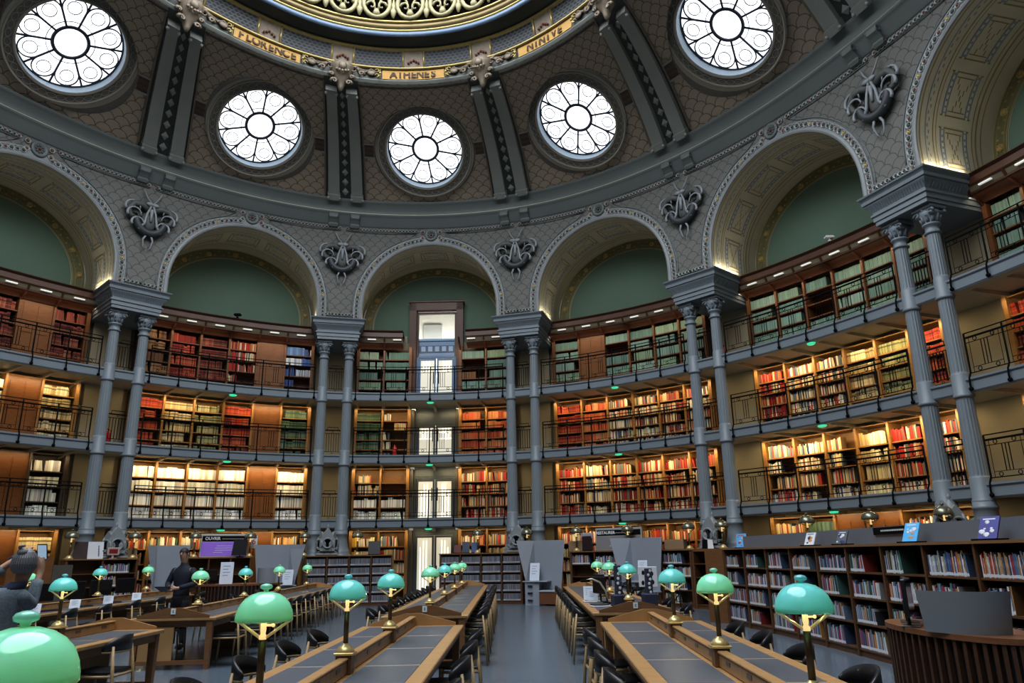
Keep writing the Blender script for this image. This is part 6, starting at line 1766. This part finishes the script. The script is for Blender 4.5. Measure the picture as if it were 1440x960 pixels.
def man():
    r = empty('person', (-6.48, 15.0, 0), R(-12), 'man in dark navy shirt and trousers standing at left, looking down at a tablet', 'person')
    k = 1.0
    J = {'pelvis': ((0, 0, .98), (.11, .08)), 'belly': ((0, 0, 1.12), (.11, .08)), 'chest': ((0, .0, 1.34), (.12, .085)), 'neckb': ((0, .01, 1.47), (.055, .055)), 'neck': ((0, -.01, 1.58), .055), 'head0': ((0, -.035, 1.655), (.065, .075)), 'head1': ((0, -.035, 1.735), (.088, .10)), 'head2': ((0, -.025, 1.80), (.072, .08))}
    E = [('pelvis', 'belly'), ('belly', 'chest'), ('chest', 'neckb'), ('neckb', 'neck'), ('neck', 'head0'), ('head0', 'head1'), ('head1', 'head2')]
    for sg, n in ((-1, 'L'), (1, 'R')):
        J['sh' + n] = ((sg * .20, .01, 1.43), .06); J['el' + n] = ((sg * .30, -.02, 1.17), .046); J['wr' + n] = ((sg * .10, -.27, 1.10), .03); J['pa' + n] = ((sg * .05, -.33, 1.105), (.04, .022))
        J['hip' + n] = ((sg * .095, 0, .90), .07); J['kn' + n] = ((sg * .11, -.02, .50), .058); J['an' + n] = ((sg * .12, .02, .09), .04); J['to' + n] = ((sg * .13, -.13, .04), .035)
        E += [('chest', 'sh' + n), ('sh' + n, 'el' + n), ('el' + n, 'wr' + n), ('wr' + n, 'pa' + n), ('pelvis', 'hip' + n), ('hip' + n, 'kn' + n), ('kn' + n, 'an' + n), ('an' + n, 'to' + n)]
        for q in range(4):
            a = 'f%d%s' % (q, n); J[a + 'a'] = ((sg * (.045 - .0), -.345 - .003 * q, 1.12 - .018 * q), .010); J[a + 'b'] = ((sg * .01, -.385 + .004 * q, 1.118 - .018 * q), .009); J[a + 'c'] = ((sg * -.02, -.375, 1.115 - .018 * q), .008)
            E += [('pa' + n, a + 'a'), (a + 'a', a + 'b'), (a + 'b', a + 'c')]
        J['th' + n] = ((sg * .05, -.33, 1.145), .011); J['th2' + n] = ((sg * .015, -.36, 1.155), .009); E += [('pa' + n, 'th' + n), ('th' + n, 'th2' + n)]
    skin_mesh('body', J, E, SKIN, r)
    navy = mat('navy_cloth', (.010, .014, .026), .8, var=.2); dk = mat('charcoal_trousers', (.012, .012, .018), .8, var=.2)
    b = MB(); loft(b, [(.88, .168, .122, 0), (1.0, .162, .118, 0), (1.12, .158, .118, 0), (1.25, .185, .128, 0), (1.37, .215, .130, .005), (1.44, .195, .112, .01), (1.495, .115, .088, .012), (1.53, .072, .072, .008), (1.57, .064, .066, 0)])
    for n in 'LR': limb(b, [Vector(J['sh' + n][0]) * .995 - Vector((0, 0, .01)), J['el' + n][0], Vector(J['el' + n][0]).lerp(Vector(J['wr' + n][0]), .92)], (.066, .058, .042))
    b.build('shirt', navy, r)
    b = MB(); loft(b, [(.76, .12, .10, 0), (.84, .172, .122, 0), (.92, .172, .122, 0), (1.0, .158, .115, 0)])
    for n in 'LR': limb(b, [Vector(J['hip' + n][0]) - Vector((0, 0, .02)), J['kn' + n][0], J['an' + n][0]], (.098, .072, .060))
    b.build('trousers', dk, r)
    for n, sg in (('L', -1), ('R', 1)):
        b = MB(); b.sph((sg * .125, -.07, .05), .05, 12, 8, sc=(1, 2.4, 1)); b.build('shoe', BLK, r)
    b = MB()   # short dark hair: cap leaving the face free
    def hf(u, v):
        a = 2 * PI * u; t = PI * .60 * v; s_ = math.sin(a)
        front = max(0, -s_); tt = t * (1 - .36 * front)
        return (.086 * math.sin(tt) * math.cos(a), -.028 + .102 * math.sin(tt) * s_, 1.750 + .098 * math.cos(tt))
    b.grid(hf, 24, 10, closeu=True); b.build('hair', mat('dark_brown_hair', (.018, .012, .009), .6, var=.3, vscale=30), r)
    b = MB(); b.lathe([(.0, 0), (.014, .01), (.013, .03), (.006, .045)], c=(0, -.132, 1.70), seg=8); b.build('nose', SKIN, r)
    for sg in (-1, 1):
        b = MB(); b.sph((sg * .083, -.02, 1.725), .026, 8, 6, sc=(.4, .7, 1.2)); b.build('ear', SKIN, r)
        b = MB(); b.sph((sg * .032, -.118, 1.742), .012, 8, 6, sc=(1.2, .5, .6)); b.build('eye', mat('eye_dark', (.03, .02, .02), .3, var=0), r)
        b = MB(); b.tube([(sg * .018, -.123, 1.762), (sg * .048, -.112, 1.762)], .005, 5); b.build('eyebrow', MATS['dark_brown_hair'], r)
    b = MB(); b.tube([(-.022, -.118, 1.675), (0, -.122, 1.673), (.022, -.118, 1.675)], .005, 5); b.build('mouth', mat('lips', (.28, .10, .09), .5, var=0), r)
    t = empty('tablet', (0, 0, 0), 0, 'dark tablet held in both hands by the standing man', 'tablet')
    t.matrix_world = Matrix.Translation((-6.48, 15.0, 0)) @ Matrix.Rotation(R(-12), 4, 'Z') @ Matrix.Translation((-.10, -.36, 1.10)) @ Matrix.Rotation(R(-25), 4, 'X')
    b = MB(); b.cbox(-.19, .13, -.07, .15, 0, .014, .004); b.build('case', BLK, t)
    b = MB(); b.box(-.175, .115, -.055, .135, .014, .015); b.build('display', mat('tablet_violet', (.05, .05, .10), .2, var=0, emit=(.2, .2, .4), estr=.3), t)
man()
def woman():
    ox, oy = -4.14, 6.45
    r = empty('person', (ox, oy, 0), R(8), 'woman with grey hair in a bun and tweed jacket at left edge, raising a phone', 'person')
    J = {'pelvis': ((-.15, 0, .94), (.11, .08)), 'belly': ((-.15, 0, 1.06), (.10, .075)), 'chest': ((-.13, 0, 1.24), (.10, .08)), 'neckb': ((-.06, 0, 1.38), (.05, .05)), 'neck': ((0, .01, 1.46), .05), 'head0': ((0, .03, 1.53), (.06, .07)), 'head1': ((0, .035, 1.60), (.07, .088)), 'head2': ((0, .03, 1.67), (.058, .068))}
    E = [('pelvis', 'belly'), ('belly', 'chest'), ('chest', 'neckb'), ('neckb', 'neck'), ('neck', 'head0'), ('head0', 'head1'), ('head1', 'head2')]
    arms = {'L': [(-.28, 0, 1.34), (-.38, .02, 1.40), (-.16, .14, 1.62), (-.08, .20, 1.68)], 'R': [(.02, 0, 1.33), (.0, .22, 1.26), (.0, .32, 1.52), (.0, .33, 1.61)]}
    for sg, n in ((-1, 'L'), (1, 'R')):
        for a, p, q in zip(('sh', 'el', 'wr', 'pa'), arms[n], (.055, .042, .028, .032)): J[a + n] = (p, q)
        J['hip' + n] = ((-.15 + sg * .09, 0, .86), .07); J['kn' + n] = ((-.15 + sg * .09, -.01, .48), .056); J['an' + n] = ((-.15 + sg * .09, -.02, .08), .038); J['to' + n] = ((-.15 + sg * .10, .12, .04), .032)
        E += [('chest', 'sh' + n), ('sh' + n, 'el' + n), ('el' + n, 'wr' + n), ('wr' + n, 'pa' + n), ('pelvis', 'hip' + n), ('hip' + n, 'kn' + n), ('kn' + n, 'an' + n), ('an' + n, 'to' + n)]
        px, py, pz = arms[n][3]
        for q in range(4):
            a = 'f%d%s' % (q, n); J[a + 'a'] = ((px + sg * .0, py + .02, pz + .03 - .016 * q + .02), .009); J[a + 'b'] = ((px - sg * .03, py + .035, pz + .03 - .016 * q + .025), .008)
            E += [('pa' + n, a + 'a'), (a + 'a', a + 'b')]
        J['th' + n] = ((px - sg * .02, py - .02, pz + .03), .010); J['th2' + n] = ((px - sg * .035, py - .01, pz + .05), .008); E += [('pa' + n, 'th' + n), ('th' + n, 'th2' + n)]
    skin_mesh('body', J, E, SKIN, r)
    tw = mat('grey_tweed', (.14, .17, .20), .9, var=.5, vscale=60)
    b = MB(); loft(b, [(.74, .19, .145, 0), (.86, .185, .14, 0), (1.0, .165, .125, 0), (1.1, .158, .12, 0), (1.24, .170, .13, 0), (1.33, .172, .12, 0), (1.38, .13, .10, 0), (1.41, .085, .08, .005)])
    b.v = [(x - .14 + max(0, z - 1.3) * .7, y, z) for x, y, z in b.v]
    for n in 'LR': limb(b, [arms[n][0], arms[n][1], Vector(arms[n][1]).lerp(Vector(arms[n][2]), .75)], (.066, .060, .045))
    b.build('jacket', tw, r)
    b = MB(); loft(b, [(1.385, .10, .09, 0), (1.41, .088, .082, .005), (1.455, .066, .066, .01)]); b.v = [(x - .07 + max(0, z - 1.385) * .8, y, z) for x, y, z in b.v]; b.build('collar', mat('navy_collar', (.015, .025, .06), .8), r)
    b = MB(); loft(b, [(.70, .12, .10, 0), (.80, .17, .125, 0), (.92, .16, .12, 0)]); b.v = [(x - .15, y, z) for x, y, z in b.v]
    for n in 'LR': limb(b, [Vector(J['hip' + n][0]) - Vector((0, 0, .02)), J['kn' + n][0], J['an' + n][0]], (.10, .068, .056))
    b.build('trousers', MATS['charcoal_trousers'], r)
    for sg in (-1, 1): b = MB(); b.sph((-.15 + sg * .095, .05, .045), .045, 12, 8, sc=(1, 2.4, 1)); b.build('shoe', BLK, r)
    hair = mat('silver_grey_hair', (.17, .17, .18), .5, var=.55, vscale=14, aniso=(14, 14, 1))
    b = MB(); 
    def hf(u, v):
        a = 2 * PI * u; t = PI * (.72 if math.sin(a) < .2 else .45) * v
        return (.093 * math.sin(t) * math.cos(a), .015 + .112 * math.sin(t) * math.sin(a), 1.60 + .125 * math.cos(t))
    b.grid(hf, 28, 12, closeu=True)
    for i in range(18):
        a = PI + PI * i / 17; b.tube([(.094 * math.cos(a) * math.sin(t), .014 + .114 * math.sin(a) * math.sin(t), 1.60 + .126 * math.cos(t)) for t in (.3, .8, 1.2, 1.6, 2.0)], .006, 4)
    hh = b.build('hair', hair, r)
    b = MB(); b.sph((0, -.05, 1.69), .04, 14, 9, sc=(1, 1, .8)); b.tube([(.028 * math.cos(t * .7), -.05 + .028 * math.sin(t * .7), 1.70 + .006 * t) for t in range(9)], .012, 5); b.build('bun', hair, hh)
    for sg in (-1, 1): b = MB(); b.sph((sg * .078, .03, 1.59), .024, 8, 6, sc=(.4, .7, 1.2)); b.build('ear', SKIN, r)
    b = MB(); b.tube([(-.15 + .036 * math.cos(t), .15 + .02 * math.cos(t), 1.625 + .036 * math.sin(t)) for t in [2 * PI * q / 14 for q in range(14)]], .009, 6, closed=True); b.build('bracelet', mat('navy_band', (.03, .03, .08), .5, var=0), r)
    t = empty('phone', (0, 0, 0), 0, "smartphone with a lit pale screen raised above the woman's head", 'phone')
    t.matrix_world = Matrix.Translation((ox, oy, 0)) @ Matrix.Rotation(R(8), 4, 'Z') @ Matrix.Translation((-.01, .34, 1.63)) @ Matrix.Rotation(R(20), 4, 'X')
    b = MB(); b.cbox(-.04, .04, 0, .01, 0, .14, .003); b.build('case', BLK, t)
    b = MB(); b.box(-.036, .036, -.0015, 0, .008, .132); b.build('display', mat('phone_lit', (.3, .4, .5), .2, var=.3, vscale=20, emit=(.45, .6, .75), estr=.6), t)
woman()
# all the remaining volumes, one mass
tag(BOOKS.build('books', BOOKM), 'thousands of bound volumes filling the wall bookcases and the far low bookcases', 'books', 'books on the walls', 'stuff')
# ------------------------------------------------------------------ light
def area(p, sx, sy, power, colr, direction, spread=None):
    l = bpy.data.lights.new('lamp', 'AREA'); l.shape = 'RECTANGLE'; l.size = sx; l.size_y = sy; l.energy = power; l.color = colr
    if spread: l.spread = spread
    o = bpy.data.objects.new('area_light', l); col.objects.link(o); o.location = p
    return o
def orient(o, xdir, d):
    z = -Vector(d).normalized(); x = Vector(xdir); x = (x - z * x.dot(z)).normalized(); y = z.cross(x)
    o.matrix_world = Matrix(((x.x, y.x, z.x, o.location.x), (x.y, y.y, z.y, o.location.y), (x.z, y.z, z.z, o.location.z), (0, 0, 0, 1)))
PW_ = {0: 26, 1: 48, 2: 36, 3: 13}
for k, lv, z1 in LIT:
    for q in (-1, 1):
        s = k + q * .215; x, y, dx, dy = OV.raw(s)
        if lv < 3: p = OV.pt(s, 1.16, G[lv][0] - .03); d = (-dy * .30, dx * .30, -1.0)
        else: p = OV.pt(s, 1.02, 9.97); d = (-dy * .55, dx * .55, -1.0)
        wv = PW_[lv] * (1.0 if k else .75)
        if k == 2 and lv in (1, 2): wv *= 1.4
        if k == -2 and lv == 1: wv *= .35
        if k >= 3: wv *= .7
        o = area(p, 3.0, .06, wv, (1, .79, .48) if lv < 3 else (1, .80, .58), d); orient(o, (dx, dy, 0), d)
# cove lights washing each arch soffit from the top of the imposts
for j in range(-3, 4):
    for sg in (-1, 1):
        s = j + .5 + sg * .134; x, y, dx, dy = OV.raw(s); p = OV.pt(s, .25, 10.53)
        o = area(p, .06, 1.25, 13, (1, .91, .70), (0, 0, 1)); orient(o, (dx, dy, 0), (dx * sg * .10, dy * sg * .10, 1))
# rooms behind the glazed doors
for lv, z in enumerate((1.6, 4.2, 6.4, 9.5)):
    T = OV.T3(0, 3.2, z); o = area(T.translation, 2.5, 1.0, 260 if lv == 3 else 12, (1, .97, .9), (0, 1, 0)); orient(o, (1, 0, 0), (0, 1, .05))
w = bpy.data.worlds.new('w'); scene.world = w; w.use_nodes = True
bg = w.node_tree.nodes['Background']; bg.inputs[0].default_value = (.6, .72, .9, 1); bg.inputs[1].default_value = .35
# ------------------------------------------------------------------ camera
cam = bpy.data.cameras.new('camera'); co = bpy.data.objects.new('camera', cam); col.objects.link(co); scene.camera = co
cam.sensor_width = 36; cam.sensor_fit = 'HORIZONTAL'; cam.lens = 1034.67 / 1440 * 36; cam.clip_start = .05; cam.clip_end = 200
pi_, ro = R(16.205), R(-.954)
X0 = Vector((1, 0, 0)); U0 = Vector((0, -math.sin(pi_), math.cos(pi_))); F0 = Vector((0, math.cos(pi_), math.sin(pi_)))
Xc = X0 * math.cos(ro) + U0 * math.sin(ro); Yc = -X0 * math.sin(ro) + U0 * math.cos(ro); Zc = -F0
co.matrix_world = Matrix(((Xc.x, Yc.x, Zc.x, 0), (Xc.y, Yc.y, Zc.y, 0), (Xc.z, Yc.z, Zc.z, EYE), (0, 0, 0, 1)))
scene.view_settings.view_transform = 'Standard'; scene.view_settings.look = 'None'; scene.view_settings.exposure = 0.02; scene.view_settings.gamma = 0.84
scene.cycles.use_denoising = True; scene.cycles.max_bounces = 6; scene.cycles.diffuse_bounces = 3; scene.cycles.glossy_bounces = 3; scene.cycles.transmission_bounces = 4
scene.cycles.sample_clamp_indirect = 6; scene.cycles.use_light_tree = True
scene.cycles.caustics_reflective = False; scene.cycles.caustics_refractive = False
